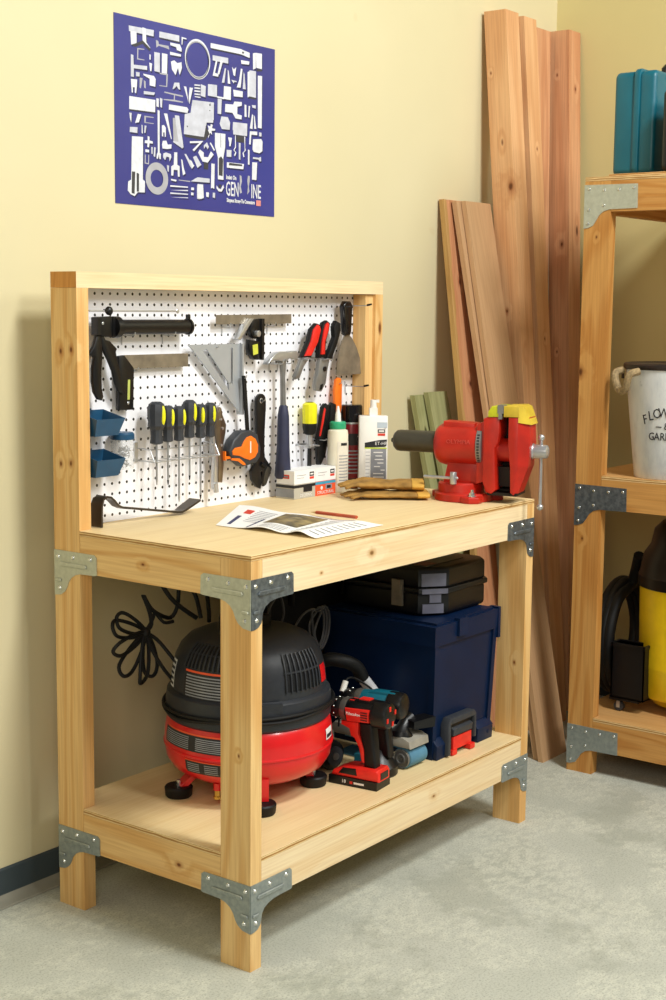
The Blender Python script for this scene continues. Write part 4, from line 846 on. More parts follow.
cbox(.779, .876, .506, .572, Z0, Z0+.041, SILV, 'silver-grey product box at the lower left of the small box stack', dsil)
cbox(.877, .972, .506, .572, Z0, Z0+.041, ORC, 'orange product box with a cyan band, lower right of the small box stack', dor)
cbox(.781, .877, .507, .571, Z0+.0415, Z0+.0795, PAPER, 'white product box on top of the silver-grey box', dwh)
cbox(.878, .974, .507, .571, Z0+.0415, Z0+.0795, PAPER, 'white product box on top of the orange box', dwh)
# glue bottle
g = thing('glue_bottle', 'cream glue bottle with a green cap and pointed white nozzle', 'bottle', (1.006, .5245, Z0))
c = (1.006, .5245, Z0); k = 1
MB(CREAMP).lathe([(0, 0), (.028, 0), (.0305, .004), (.0305, .170), (.029, .181), (.018, .187), (0, .187)], c, n=32).build('bottle_body', g)
MB(flat('green_cap', '#2FA274', .4)).lathe([(.0, .186), (.023, .186), (.024, .189), (.024, .203), (.021, .207), (0, .207)], c, n=32).build('cap', g)
MB(WHITE).lathe([(.010, .206), (.009, .212), (.0085, .226), (.005, .240), (.003, .252), (0, .252)], c, n=20).build('nozzle', g)
mb = MB(flat('label_cream', '#E6DFCE', .5), INK, GREYP)
mb.lathe([(.0314, .02), (.0314, .150)], c, n=14, a0=R(215), a1=R(300))
mb.m(2)
for i in range(9): mb.lathe([(.0317, .035+i*.009), (.0317, .0375+i*.009)], c, n=10, a0=R(225), a1=R(285))
mb.m(1).lathe([(.0318, .138), (.0318, .146)], c, n=8, a0=R(235), a1=R(275))
mb.build('label', g)
# spray can
g = thing('spray_can', 'dark red and black spray can with a black cap behind the white cartridge', 'spray can', (1.112, .553, Z0))
c = (1.112, .553, Z0)
MB(flat('dark_red_print', '#7E1622', .3, var=.2, vs=20)).lathe([(0, 0), (.031, 0), (.0325, .003), (.0325, .188), (.031, .196), (0, .196)], c, n=32).build('can_body', g)
MB(flat('gloss_black', '#121013', .15)).lathe([(.030, .196), (.0325, .199), (.0320, .246), (.029, .250), (0, .250)], c, n=32).build('cap', g)
mb = MB(INK, INKW, GREYP, STEEL)
mb.lathe([(.0328, .005), (.0328, .03)], c, n=20, a0=R(160), a1=R(340)); mb.lathe([(.0328, .13), (.0328, .165)], c, n=20, a0=R(160), a1=R(340))
mb.m(1).text('TI', .035, Matrix.Translation((c[0]-.0005, c[1]-.0345, Z0+.145)) @ Matrix.Rotation(R(90), 4, 'X') @ Matrix.Rotation(0, 4, 'Y'), .0004)
mb.m(2)
for i in range(7): mb.lathe([(.0329, .045+i*.011), (.0329, .049+i*.011)], c, n=12, a0=R(200), a1=R(280))
mb.m(3).lathe([(.0331, .1935), (.0331, .1985)], c, n=32)
mb.build('label', g)
# epoxy cartridge
g = thing('epoxy_cartridge', 'white twin epoxy cartridge with a grey label standing in front of the right upright', 'cartridge', (1.113, .474, Z0), R(-50), world=False)
mb = MB(WHITE)
mb.prism([(-.042, -.018), (-.030, -.024), (.030, -.024), (.042, -.018), (.044, 0), (.042, .018), (.030, .024), (-.030, .024), (-.042, .018), (-.044, 0)], 'xy', 0, .221, .003)
mb.build('cartridge_body', g)
MB(WHITE).box(-.012, .012, -.012, .012, .220, .244, .003).cyl((0, 0, .242), (0, 0, .268), .010, .009, 16).box(.002, .017, -.007, .007, .260, .268, .002).build('nozzle_cap', g)
mb = MB(GREYP, INK, flat('lime_print', '#C6D92E', .5), INKW, flat('red_print', '#D8402C', .5), flat('pale_blue_print', '#B9C6CF', .5))
mb.m(0).box(-.008, .038, -.0247, -.0243, .018, .125); mb.m(3).box(-.024, -.010, -.0248, -.0243, .020, .122); mb.m(1).box(-.026, .040, -.0246, -.0242, .010, .018)
mb.m(1).prism([(-.026, .128), (-.026, .142), (.015, .150), (.040, .152), (.038, .132), (.03, .130)], 'xz', -.0248, -.0243); mb.m(2).box(-.026, .040, -.0248, -.0243, .1245, .128)
mb.m(3).text('ET-HP', .0135, XZ(.022, -.0249, .140), .0002)
mb.m(1).box(.012, .034, -.0248, -.0243, .172, .182); mb.m(4).box(.012, .034, -.0248, -.0243, .163, .170); mb.m(3).box(.015, .031, -.0250, -.0245, .1745, .1795); mb.m(5).box(.010, .040, -.0246, -.0242, .186, .203)
mb.m(3)
for i, (a, b2) in enumerate(((.0, .028), (.006, .026), (.004, .03), (.012, .03), (.002, .02), (.022, .034), (.0, .03), (.0, .032), (.0, .028))): mb.box(a, b2, -.0252, -.0247, .112-i*.0105, .115-i*.0105)
mb.m(0)
for i in range(9): mb.box(-.023, -.011, -.0250, -.0247, .030+i*.0105, .0312+i*.0105)
mb.build('label', g, smooth=False)
# brochure
g = thing('brochure', 'open printed brochure lying at the front edge of the bench top', 'brochure', (.4, .2, Z0))
Ac, Bc, Cc, Dc = V((.276, .350, 0)), V((.515, .480, .010)), V((.2745, .036, 0)), V((.549, .036, 0))
def page(u, v, e=0):   # u from left edge (0) to right edge (1), v near (0) to far (1)
    p = (Ac*(1-v)+Bc*v)*(1-u)+(Cc*(1-v)+Dc*v)*u
    z = .001+.007*math.exp(-((u-.12)/.14)**2)*v+.010*math.exp(-((u-.48)/.16)**2)*(.5+.5*(1-v))+.012*math.exp(-((u-.84)/.1)**2)*(1-v*.6)+p.z*(1-u)**2
    return (p.x, p.y, Z0+z+e)
def patch(mb, u0, u1, v0, v1, e, n=16):
    b = bmesh.new(); k = max(2, int(n*(u1-u0))+1); G = [[b.verts.new(page(u0+(u1-u0)*i/k, v0+(v1-v0)*j/4, e)) for j in range(5)] for i in range(k+1)]
    for i in range(k):
        for j in range(4): b.faces.new([G[i][j], G[i+1][j], G[i+1][j+1], G[i][j+1]])
    mb._add(b)
mb = MB(PAPER); b = bmesh.new(); n = 28
Gt = [[b.verts.new(page(i/n, j/10, .0006)) for j in range(11)] for i in range(n+1)]; Gb = [[b.verts.new(page(i/n, j/10, -.0004)) for j in range(11)] for i in range(n+1)]
for i in range(n):
    for j in range(10): b.faces.new([Gt[i][j], Gt[i+1][j], Gt[i+1][j+1], Gt[i][j+1]]); b.faces.new([Gb[i][j], Gb[i][j+1], Gb[i+1][j+1], Gb[i+1][j]])
for i in range(n):
    for j in (0, 10): b.faces.new([Gt[i][j], Gb[i][j], Gb[i+1][j], Gt[i+1][j]])
for j in range(10):
    for i in (0, n): b.faces.new([Gt[i][j], Gt[i][j+1], Gb[i][j+1], Gb[i][j]])
mb._add(b); mb.build('pages', g, ang=60)
mb = MB(flat('photo_print', '#7A6A44', .4, var=.9, vs=34), GREYP, flat('red_print', '#D8402C', .5), flat('dark_blue_print', '#2E3A66', .5))
patch(mb, .36, .66, .30, .92, .0012, 30)
mb.m(2); patch(mb, .10, .16, .62, .80, .0012); mb.m(3); patch(mb, .085, .12, .10, .50, .0012); patch(mb, .30, .32, .02, .5, .0012)
mb.m(1)
for i in range(8): patch(mb, .18, .32, .30+i*.075, .318+i*.075, .0012)
for i in range(9): patch(mb, .70, .80, .1+i*.09, .12+i*.09, .0012); patch(mb, .87, .96, .1+i*.09, .12+i*.09, .0012)
for i in range(4): patch(mb, .40, .64, .05+i*.055, .063+i*.055, .0012)
mb.build('printed_pages', g, smooth=True)
# pencil
g = thing('carpenter_pencil', 'flat red carpenter pencil resting on the brochure', 'pencil', (.53, .17, Z0+.018))
pz = Z0+.0165
dirv = (V((.529, .098, 0))-V((.530, .250, 0))).normalized()
MB(flat('pencil_red', '#B24A28', .45)).sweep([(.5302, .232, pz), (.529, .104, pz)], .0065, 6, flat=.7).build('pencil_body', g, smooth=False)
MB(flat('bare_pencil_wood', '#D9B27C', .6)).sweep([(.5302, .232, pz), (.5305, .250, pz-.001)], [.006, .0015], 6, flat=.7).build('pencil_tip', g, smooth=False)
# ------------------------------------------------------------------ on the lower shelf of the bench
ZL = HS+.0004
# pancake compressor
cx, cy = .385, .335
g = thing('air_compressor', 'red pancake air compressor with a charcoal shroud, behind the front left leg', 'air compressor', (cx, cy, ZL))
CC = (cx, cy, ZL)
TP = [(0, .045), (.10, .047), (.165, .056), (.196, .074), (.211, .098), (.215, .122), (.2155, .128), (.2185, .130), (.2185, .134), (.2155, .136), (.215, .165), (.210, .192), (.200, .208), (.182, .218), (.10, .222), (0, .222)]
MB(RED).lathe(TP, CC, n=72).build('tank', g)
def rz(prof, z):
    for (r0, a), (r1, b) in zip(prof, prof[1:]):
        if a <= z <= b and b > a: return r0+(r1-r0)*(z-a)/(b-a)
    return prof[-1][0]
SK = [(.206, .200), (.2115, .206), (.213, .240), (.209, .268), (.200, .276)]
MB(HOOD).lathe([(.19, .198)]+SK+[(.18, .279)], CC, n=64).build('shroud_skirt', g)
HP = [(.196, .262), (.199, .285), (.195, .325), (.187, .355), (.174, .382), (.154, .402), (.124, .415), (.09, .422), (.0, .425)]
hd = MB(HOOD).lathe(HP, CC, n=64).build('shroud', g)
cam_a = math.atan2(-.604, -.797)      # towards the viewer side of the room
def at(al, z, e=.0, prof=HP):
    a = cam_a+R(al); r = rz(prof, z)+e; return (cx+r*cos(a), cy+r*sin(a), ZL+z)
def patchc(mb, a0, a1, z0, z1, e, prof, n=12, tilt=0):
    b = bmesh.new(); G = []
    for i in range(n+1):
        al = a0+(a1-a0)*i/n; G.append([b.verts.new(at(al, z0+(z1-z0)*j/4, e, prof)) for j in range(5)])
    for i in range(n):
        for j in range(4): b.faces.new([G[i][j], G[i+1][j], G[i+1][j+1], G[i][j+1]])
    mb._add(b)
mb = MB(BLKR, HOOD); patchc(mb, 31, 66, .296, .384, .0012, HP)
mb.m(1)
for k in range(9): mb.sweep([at(31+k*4.4, z, .003) for z in (.294, .312, .33, .35, .368, .386)], .0028, 6)
mb.sweep([at(a, .342, .0025) for a in range(30, 68, 4)], .0028, 6)
sub('vent_grille', mb, hd)
mb = MB(BLKR, HOOD); patchc(mb, -52, -8, .348, .402, .0012, HP); mb.m(1)
for k in range(12): mb.sweep([at(-52+k*4, z, .003) for z in (.346, .358, .370, .382, .392, .404)], .0026, 6)
sub('vent_grille', mb, hd)
RIM = [(.2155, .10), (.2155, .2)]
LB = MB(INK, ORANGEP, GREYP, INKW, RED)
patchc(LB, -50, -4, .268, .338, .0018, HP); LB.m(1); patchc(LB, -50, -4, .338, .343, .002, HP); LB.m(2)
for i in range(9): patchc(LB, -48, -6, .272+i*.0071, .2752+i*.0071, .0022, HP)
sub('shroud_label', LB, hd, smooth=False); LB = MB(INK, ORANGEP, GREYP, INKW, RED)
patchc(LB, -70, -4, .146, .186, .0015, [(.2155, .14), (.2145, .17), (.2105, .192)]); LB.m(1); patchc(LB, -66, -4, .186, .190, .0015, [(.2155, .14), (.2145, .17), (.2105, .192)]); LB.m(2)
for i in range(7): patchc(LB, -68, -40, .150+i*.0048, .1522+i*.0048, .002, [(.2155, .14), (.2145, .17), (.2105, .192)]); patchc(LB, -34, -6, .150+i*.0048, .1522+i*.0048, .002, [(.2155, .14), (.2145, .17), (.2105, .192)])
LB.build('tank_warning_label', g, smooth=False); LB = MB(INK, ORANGEP, GREYP, INKW, RED)
patchc(LB, -43, -15, .090, .122, .0022, TP[2:6]); LB.m(1); patchc(LB, -43, -15, .122, .1245, .0018, [(.215, .1), (.2155, .13)]); LB.m(2)
for i in range(5): patchc(LB, -41, -31, .094+i*.0052, .0962+i*.0052, .0028, TP[2:6]); patchc(LB, -27, -17, .094+i*.0052, .0962+i*.0052, .0028, TP[2:6])
LB.build('drain_caution_label', g, smooth=False); LB = MB(INK, ORANGEP, GREYP, INKW, RED)
LB.m(3); patchc(LB, -78, -67, .282, .352, .0016, HP); LB.m(0)
for i in range(5): patchc(LB, -77, -68, .288+i*.013, .295+i*.013, .002, HP)
LB.build('shroud_lettering', g, smooth=False); LB = MB(INK, ORANGEP, GREYP, INKW, RED)
LB.m(3); patchc(LB, 68, 80, .150, .178, .0016, [(.2155, .14), (.2145, .17), (.2105, .192)]); LB.m(0); patchc(LB, 69, 79, .154, .164, .002, [(.2155, .14), (.2145, .17)]); LB.build('tank_sticker', g, smooth=False); LB = MB(INK, ORANGEP, GREYP, INKW, RED)
LB.m(4); patchc(LB, 70, 82, .296, .34, .0016, HP)
LB.build('shroud_sticker', g, smooth=False)
mb = MB(HOOD); mb.box(-.03, .045, -.004, .004, -.012, .012, .003, M=Matrix.Translation(at(14, .262, .006, [(.2, .25), (.2, .3)])) @ Matrix.Rotation(cam_a+R(14)+pi/2, 4, 'Z')); mb.build('cord_cleat', g)
mb = MB(BLKR)
ring_ = [at(a, .238+.006*sin(R(a*1.3)), .0055, SK) for a in range(-180, 180, 12)]
mb.tube(ring_, .0045, 8, True, sub=2); mb.tube([(x, y, z-.009+.003*sin(i)) for i, (x, y, z) in enumerate(ring_)], .0042, 8, True, sub=2)
mb.build('wrapped_cord', g)
def foot(x, y, big=False):
    d = (V((cx, cy, 0))-V((x, y, 0))).normalized(); z = ZL
    mb = MB(BLKR); mb.lathe([(0, 0), (.031, 0), (.034, .004), (.036, .024), (.033, .028), (0, .028)], (x, y, z), n=28); f = mb.build('rubber_foot', g)
    mb = MB(RED, SCREW); p = V((x, y, 0))
    q = p+d*.05
    n2 = V((-d.y, d.x, 0))*.018
    P = lambda a, zz: (a.x, a.y, z+zz)
    mb.hexa([P(p-n2, .0285), P(p+d*.02-n2, .0285), P(p+d*.02+n2, .0285), P(p+n2, .0285), P(q-n2, .075), P(q+d*.02-n2, .075), P(q+d*.02+n2, .075), P(q+n2, .075)] if not big else
            [P(p-n2*.95, .029), P(p+d*.05-n2*.95, .029), P(p+d*.05+n2*.95, .029), P(p+n2*.95, .029), P(p-n2*.95, .085), P(p+d*.05-n2*.95, .085), P(p+d*.05+n2*.95, .085), P(p+n2*.95, .085)], .003)
    if not big: mb.m(1).cyl((x, y, z+.028), (x, y, z+.042), .006, n=10)
    mb.build('foot_bracket', g)
foot(.218, .425); foot(.252, .178, True); foot(.500, .212); foot(.53, .49)
x, y, z = at(-24, .060, -.004, TP[2:5])
MB(RED, flat('brass', '#C9A552', .3, .9)).cyl((x, y, z), (x, y, z-.018), .010, n=14).m(1).cyl((x, y, z-.018), (x, y, z-.034), .007, n=6).cyl((x, y, z-.034), (x, y, z-.040), .010, n=8).build('drain_valve', g)
# handle and regulator on the dome
mb = MB(BLKR); mb.tube([(cx-.07, cy+.02, ZL+.415), (cx-.07, cy+.02, ZL+.465), (cx-.02, cy+.02, ZL+.485), (cx+.05, cy+.02, ZL+.485), (cx+.09, cy+.02, ZL+.465), (cx+.09, cy+.02, ZL+.41)], .013, 10); mb.box(cx-.03, cx+.05, cy-.03, cy+.04, ZL+.415, ZL+.45, .006)
mb.build('carry_handle', g)
# power cord gathered in loops beside the shroud
c0 = (.180, .50, .682); mb = MB(BLKR)
def loop(tip, wob, c=c0, r=.0048, w=.035):
    c = V(c); t = V(tip); d = (t-c); n_ = V((-d.z, 0, d.x)).normalized()
    mb.tube([c, c+d*.35+n_*w*.5, c+d*.8+n_*w*.6, t, c+d*.85-n_*w*.5+V((0, wob, 0)), c+d*.35-n_*w*.4+V((0, wob*.5, 0))], r, 8, True, sub=5)
for tp, w in (((.066, .50, .716), .01), ((.062, .495, .655), -.01), ((.090, .49, .590), .012), ((.146, .485, .560), -.012), ((.09, .51, .735), .0), ((.205, .50, .565), .01)): loop(tp, w)
mb.tube([c0, (.20, .50, .70), (.193, .50, .735), (.172, .50, .779), (.195, .50, .745), (.225, .50, .722), (.27, .50, .705), (.285, .49, .735), (.28, .48, .79)], .0055, 8)
mb.tube([c0, (.205, .50, .712), (.215, .50, .725), (.235, .49, .70), (.26, .48, .70)], .0045, 8)
mb.tube([(.235, .50, .80), (.26, .49, .76), (.29, .48, .73), (.325, .46, .70)], .006, 8)
mb.tube([(.33, .45, .70), (.33, .47, .76), (.30, .48, .80), (.36, .47, .80), (.37, .46, .72), (.35, .44, .69)], .0055, 8)
mb.tube([c0, (.21, .49, .66), (.235, .47, .62), (.25, .45, .585)], .0048, 8); mb.tube([c0, (.19, .49, .64), (.21, .47, .59), (.235, .46, .555)], .0048, 8)
mb.ball(c0, .014, (1, .8, 1))
mb.build('power_cord', g)
# grey cable hanging on the right of the shroud
mb = MB(flat('dark_grey_cable', '#3A3A3E', .45))
for dx, s_ in ((0, 1), (.012, .92), (-.012, .95)):
    mb.tube([(.873+dx-.24, .30, .690), (.842+dx-.24, .30, .640*s_+.05), (.861+dx-.245, .30, .600), (.884+dx-.25, .30, .585), (.912+dx-.25, .30, .62), (.915+dx-.25, .30, .675), (.895+dx-.25, .30, .70)], .0032, 6, True)
mb.tube([(.52, .30, .655), (.56, .30, .69), (.60, .30, .70), (.63, .30, .69)], .0032, 6); mb.tube([(.50, .33, .66), (.52, .33, .70), (.50, .33, .75), (.46, .33, .72), (.45, .33, .68)], .0032, 6)
mb.build('hose_coil', g)
# cordless drills ---------------------------------------
def drill(loc, rot, label, main, acc, pod, lower):
    g = thing('cordless_drill', label, 'drill', loc, rot, 'cordless drills standing on their batteries', world=False)
    if not pod:
        MB(BLKM, main, acc).box(-.075, .068, -.036, .036, 0, .022, .007, 3).build('battery', g)
        o = MB(main, BLKM).prism([(-.072,.0215),(-.066,.034),(-.032,.048),(.010,.052),(.064,.052),(.070,.044),(.070,.0215)], 'xz', -.033, .033, .006).m(1).prism([(-.048,.030),(-.035,.046),(.004,.0485),(.008,.030)], 'xz', -.0345, .0, .002).box(.045, .0715, -.02, .02, .026, .044, .002).build('battery_housing', g)
        sub('battery_lettering', MB(INKW, acc).text('18', .013, XZ(-.030, -.0364, .011), .0003).m(1).box(-.012, -.004, -.0366, -.0358, .007, .014).m(0).box(0, .030, -.0366, -.0358, .008, .013), o)
    else:
        MB(BLKM, main).lathe([(0, 0), (.050, 0), (.053, .004), (.053, .024), (.047, .032), (.036, .046), (.028, .056), (.024, .07), (0, .07)], (.012, 0, 0), n=28).build('battery', g)
        MB(main).box(-.05, -.03, -.02, .02, .018, .05, .004).build('battery_latch', g)
    MB(BLKR if not pod else BLKM).prism([(.002,.170),(.040,.170),(.044,.140),(.048,.100),(.052,.05),(.018,.05),(.016,.095),(.006,.130)], 'xz', -.018, .018, .008, 3).build('grip', g)
    MB(acc).prism([(-.050,.166),(.002,.168),(.001,.140),(.012,.115),(.018,.098),(.020,.062),(.012,.064),(.004,.100),(-.010,.125),(-.016,.128),(-.020,.128),(-.026,.148),(-.050,.156)], 'xz', -.0185, .0185, .003).build('trigger_guard', g)
    mb = MB(BLKM, main); mb.m(1 if pod else 0).cyl((-.035, 0, .195), (.05, 0, .195), .030, n=28, bev=.004).m(0); mb.lathe([(0, .088), (.026, .088), (.033, .084), (.036, .075), (.036, .045), (.03, .04)], (0, 0, .193), 'x', 28)
    mb.m(1 if pod else 0).prism([(-.03,.218),(.0,.228),(.062,.228),(.08,.218),(.08,.205),(-.03,.205)], 'xz', -.016, .016, .005)
    hd = mb.build('motor_housing', g)
    mb = MB(main, INKW, BLKM, acc); mb.prism([(-.032,.206),(.040,.209),(.040,.175),(-.026,.171)], 'xz', -.0335, .0335, .004)
    sub('side_panel', mb, hd); mb = MB(main, INKW, BLKM, acc)
    if not pod:
        mb.m(1).text('Milwaukee', .0115, XZ(-.006, -.0342, .193), .0004, .85)
        sub('panel_lettering', mb, hd); mb = MB(main, INKW, BLKM, acc)
        mb.m(2)
        for i in range(4): mb.box(.016, .036, -.0345, -.033, .180+i*.0065, .1825+i*.0065)
        sub('vent_slots', mb, hd); mb = MB(main, INKW, BLKM, acc)
        mb.m(3)
        for a in (20, 110, 200, 290): mb.box(-.006, .006, -.004, .004, 0, .002, .001, M=Matrix.Translation((.0875, .022*cos(R(a)), .193+.022*sin(R(a)))) @ Matrix.Rotation(pi/2, 4, 'Y'))
        sub('rear_vents', mb, hd); sub('top_accent', MB(acc).box(.0, .03, -.012, .012, .2275, .2305, .001).box(-.028, -.015, -.012, .012, .219, .224, .001), hd)
    MB(flat('gearbox_grey', '#77736C', .35, .6)).lathe([(.020, -.054), (.028, -.052), (.031, -.045), (.031, -.034), (0, -.034)], (0, 0, .195), 'x', 28).build('gearbox', g)
    mb = MB(BLKM, SCREW); mb.lathe([(0, -.100), (.010, -.100), (.014, -.094), (.022, -.088), (.026, -.080), (.028, -.060), (.026, -.054), (0, -.054)], (0, 0, .195), 'x', 24)
    mb.m(1)
    for a in range(0, 360, 40): mb.ball((-.068, .0272*cos(R(a)), .195+.0272*sin(R(a))), .003, n=8)
    mb.build('chuck', g)
drill((.585, .122, ZL), R(-83), 'red and black cordless drill standing nearest the compressor', REDP, REDP, False, None)
drill((.680, .146, ZL), R(-79), 'teal and black cordless drill standing just behind the red one', TEAL, TEAL, True, None)
# belt sander with a blue drum in front ----------------
g = thing('belt_sander', 'grey sander with blue front roller and black knob, left of the navy chest', 'sander', (.79, .2, ZL))
SG = flat('warm_grey_plastic', '#9B968A', .45)
mb = MB(flat('blue_abrasive', '#4E7E98', .8, bmp=.3)); mb.lathe([(.026, .752), (.029, .754), (.029, .832), (.026, .834)], (0, .105, ZL+.0292), 'x', 32)
mb.box(.755, .831, .11, .33, ZL+.0005, ZL+.004); mb.box(.755, .831, .11, .30, ZL+.054, ZL+.058); mb.build('sanding_belt', g)
mb = MB(STEELD, BLKM); mb.lathe([(.0, .744), (.005, .744), (.006, .747), (.010, .747), (.011, .742), (.014, .742), (.015, .748), (.022, .748), (.0255, .744), (.026, .762), (0, .762)], (0, .105, ZL+.0292), 'x', 28)
mb.build('roller_hub', g)
MB(SG).prism([(.075,ZL+.060),(.078,ZL+.080),(.10,ZL+.088),(.33,ZL+.092),(.36,ZL+.06)], 'yz', .744, .838, .004).build('upper_housing', g)
MB(SG).prism([(.19,ZL+.088),(.20,ZL+.14),(.22,ZL+.145),(.26,ZL+.150),(.32,ZL+.14),(.34,ZL+.088)], 'yz', .785, .842, .012, 3).build('motor_cover', g)
mb = MB(BLKM); mb.sweep([(.775, .125, ZL+.084), (.776, .125, ZL+.092), (.782, .125, ZL+.104), (.795, .125, ZL+.116), (.815, .12, ZL+.126)], [.034, .032, .018, .017, .020], 18)
mb.hexa([(.785, .09, ZL+.104), (.838, .058, ZL+.106), (.840, .10, ZL+.108), (.79, .13, ZL+.108), (.785, .09, ZL+.124), (.842, .058, ZL+.134), (.846, .10, ZL+.134), (.79, .13, ZL+.130)], .008, 3)
mb.build('front_handle', g)
MB(BLKM).tube([(.83, .22, ZL+.135), (.846, .21, ZL+.14), (.848, .20, ZL+.12), (.835, .20, ZL+.09)], .006, 8).build('rear_handle', g)
# dark grinder body behind the drill, left
g = thing('grinder', 'black power tool lying behind the drills with a round grey cap facing out', 'power tool', (.64, .33, ZL))
MB(BLKM).cyl((.622, .237, ZL+.042), (.650, .42, ZL+.042), .040, .036, 28, .006).build('motor_housing', g)
MB(DGREY, STEELD).cyl((.6205, .231, ZL+.042), (.622, .237, ZL+.042), .026, n=24).m(1).cyl((.6195, .227, ZL+.042), (.621, .232, ZL+.042), .010, n=16).build('end_cap', g)
MB(SG).box(.605, .665, .27, .40, ZL+.075, ZL+.098, .01).build('handle', g)
# vacuum hose with pale cuff
g = thing('vacuum_hose', 'black vacuum hose ending in a pale curved pipe beside the blue chest', 'hose', (.80, .30, ZL))
MB(BLKR).tube([(.756, .243, .490), (.735, .25, .525), (.70, .27, .545), (.675, .31, .545), (.668, .37, .50), (.690, .43, .40), (.70, .445, ZL+.022)], .019, 14, sub=8).build('hose', g)
MB(flat('pale_pipe', '#C9C9CC', .3)).tube([(.757, .242, .490), (.781, .238, .462), (.798, .235, .44), (.806, .233, .418)], [.016, .017, .018, .018], 16, sub=6).build('pale_cuff', g)
mb = MB(BLKR, WHITE); mb.tube([(.645, .24, .38), (.652, .24, .44), (.664, .24, .485), (.685, .24, .505), (.72, .235, .495), (.75, .20, .46), (.76, .20, .41)], .003, 6); mb.m(1).cyl((.658, .238, .474), (.672, .238, .50), .008, n=10)
mb.build('power_lead', g)
# navy tool chest -----------------------------------------
g = thing('tool_chest', 'large navy blue plastic tool chest with a red front latch on the lower shelf', 'tool chest', (1.01, .26, ZL))
x0, x1, y0_, y1_ = .862, 1.163, .080, .44; X0, X1, Y0, Y1 = .846, 1.180, .066, .455; zt = .612
mb = MB(NAVY)
P = lambda x, y, z: (x, y, z)
mb.hexa([P(x0, y0_+.006, ZL), P(x1, y0_+.006, ZL), P(x1, y1_, ZL), P(x0, y1_, ZL), P(X0+.006, Y0+.008, zt), P(X1-.006, Y0+.008, zt), P(X1-.006, Y1, zt), P(X0+.006, Y1, zt)], .006)
# raised corner posts and lower lugs
mb.hexa([P(x0-.001, y0_, ZL), P(x0+.018, y0_, ZL), P(x0+.018, y0_+.02, ZL), P(x0-.001, y0_+.02, ZL), P(X0+.004, Y0+.002, zt), P(X0+.022, Y0+.002, zt), P(X0+.022, Y0+.02, zt), P(X0+.004, Y0+.02, zt)], .003)
mb.hexa([P(x1-.018, y0_, ZL), P(x1+.001, y0_, ZL), P(x1+.001, y0_+.02, ZL), P(x1-.018, y0_+.02, ZL), P(X1-.022, Y0+.002, zt), P(X1-.004, Y0+.002, zt), P(X1-.004, Y0+.02, zt), P(X1-.022, Y0+.02, zt)], .003)
for a, b2 in ((x0+.002, x0+.085), (x1-.085, x1-.002)):
    mb.prism([(y0_+.01, ZL), (y0_-.012, ZL), (y0_-.014, ZL+.040), (y0_+.002, ZL+.058), (y0_+.01, ZL+.058)], 'yz', a, b2, .003)
mb.cyl((x1-.028, y0_-.0145, ZL+.022), (x1-.028, y0_-.010, ZL+.022), .006, n=12)
mb.build('body', g)
mb = MB(NAVY); mb.hexa([P(X0+.001, Y0+.002, zt-.028), P(X1-.001, Y0+.002, zt-.028), P(X1-.001, Y1+.006, zt-.028), P(X0+.001, Y1+.006, zt-.028), P(X0-.002, Y0-.001, .640), P(X1+.003, Y0-.001, .640), P(X1+.004, Y1+.008, .640), P(X0-.003, Y1+.008, .640)], .008, 3)
mb.box(X0+.02, X1-.02, Y0+.01, Y1-.01, .638, .6465, .003)
mb.box(.955, .998, Y0-.008, Y0+.01, .598, .648, .004); mb.box(X1-.006, X1+.006, Y0-.002, Y0+.03, .555, .645, .003)
mb.build('lid', g)
mb = MB(DGREY, REDP, BLKM)
mb.prism([(.905, ZL+.005), (.905, ZL+.092), (.918, ZL+.110), (1.040, ZL+.110), (1.050, ZL+.098), (1.050, ZL+.030), (1.040, ZL+.030), (1.040, ZL+.092), (.918, ZL+.092), (.918, ZL+.005)], 'xz', y0_-.026, y0_+.004, .004)
mb.m(2).box(.925, 1.04, y0_-.015, y0_+.004, ZL+.01, ZL+.095, .002)
mb.m(0).prism([(y0_-.012, ZL+.053), (y0_-.023, ZL+.056), (y0_-.025, ZL+.074), (y0_-.014, ZL+.080)], 'yz', .932, 1.033, .003)
mb.m(1).prism([(y0_-.012, ZL+.014), (y0_-.022, ZL+.016), (y0_-.022, ZL+.052), (y0_-.012, ZL+.052)], 'yz', .935, 1.030, .002)
mb.box(.928, .952, y0_-.024, y0_-.005, ZL+.002, ZL+.016, .002); mb.box(1.012, 1.036, y0_-.030, y0_-.005, ZL+.002, ZL+.016, .002)
mb.build('front_latch', g)['label'] = 'grey latch frame with red release'
# black tool case on top
zc = .6485
g = thing('tool_case', 'black hard tool case with silver latch lying on top of the navy chest', 'case', (1.03, .28, zc))
def rr(x0, x1, y0, y1, c): return [(x0, y0+c), (x0+c*1.3, y0), (x1-c*.5, y0), (x1, y0+c*.5), (x1, y1-c*.5), (x1-c*.5, y1), (x0+c*.5, y1), (x0, y1-c*.5)]
CASE = flat('case_black', '#09090B', .38, bmp=.15)
mb = MB(CASE); mb.prism(rr(.908, 1.196, .112, .440, .055), 'xy', zc, zc+.068, .012, 3); mb.build('lower_shell', g)
mb = MB(CASE); mb.prism(rr(.902, 1.204, .106, .446, .055), 'xy', zc+.062, zc+.078, .004); mb.build('rim', g)
mb = MB(CASE, flat('case_label', '#5A5248', .5), flat('case_label_red', '#6E2A26', .5)); mb.prism(rr(.908, 1.196, .112, .440, .055), 'xy', zc+.074, zc+.136, .012, 3)
mb.box(.95, 1.06, .17, .34, zc+.135, zc+.1375, .002); lid = mb.build('upper_shell', g)
sub('top_sticker', MB(flat('case_label', '#5A5248', .5), flat('case_label_red', '#6E2A26', .5)).box(.93, 1.12, .155, .30, zc+.1365, zc+.1385).m(1).box(.935, .99, .16, .29, zc+.1384, zc+.1392), lid)
TPE = flat('lavender_tape', '#6A6B7C', .5)
a = math.atan2(.055, -.0715)
Mx = lambda z: Matrix.Translation((.908+.0715/2, .112+.0275, z)) @ Matrix.Rotation(math.atan2(-.055, .0715), 4, 'Z')
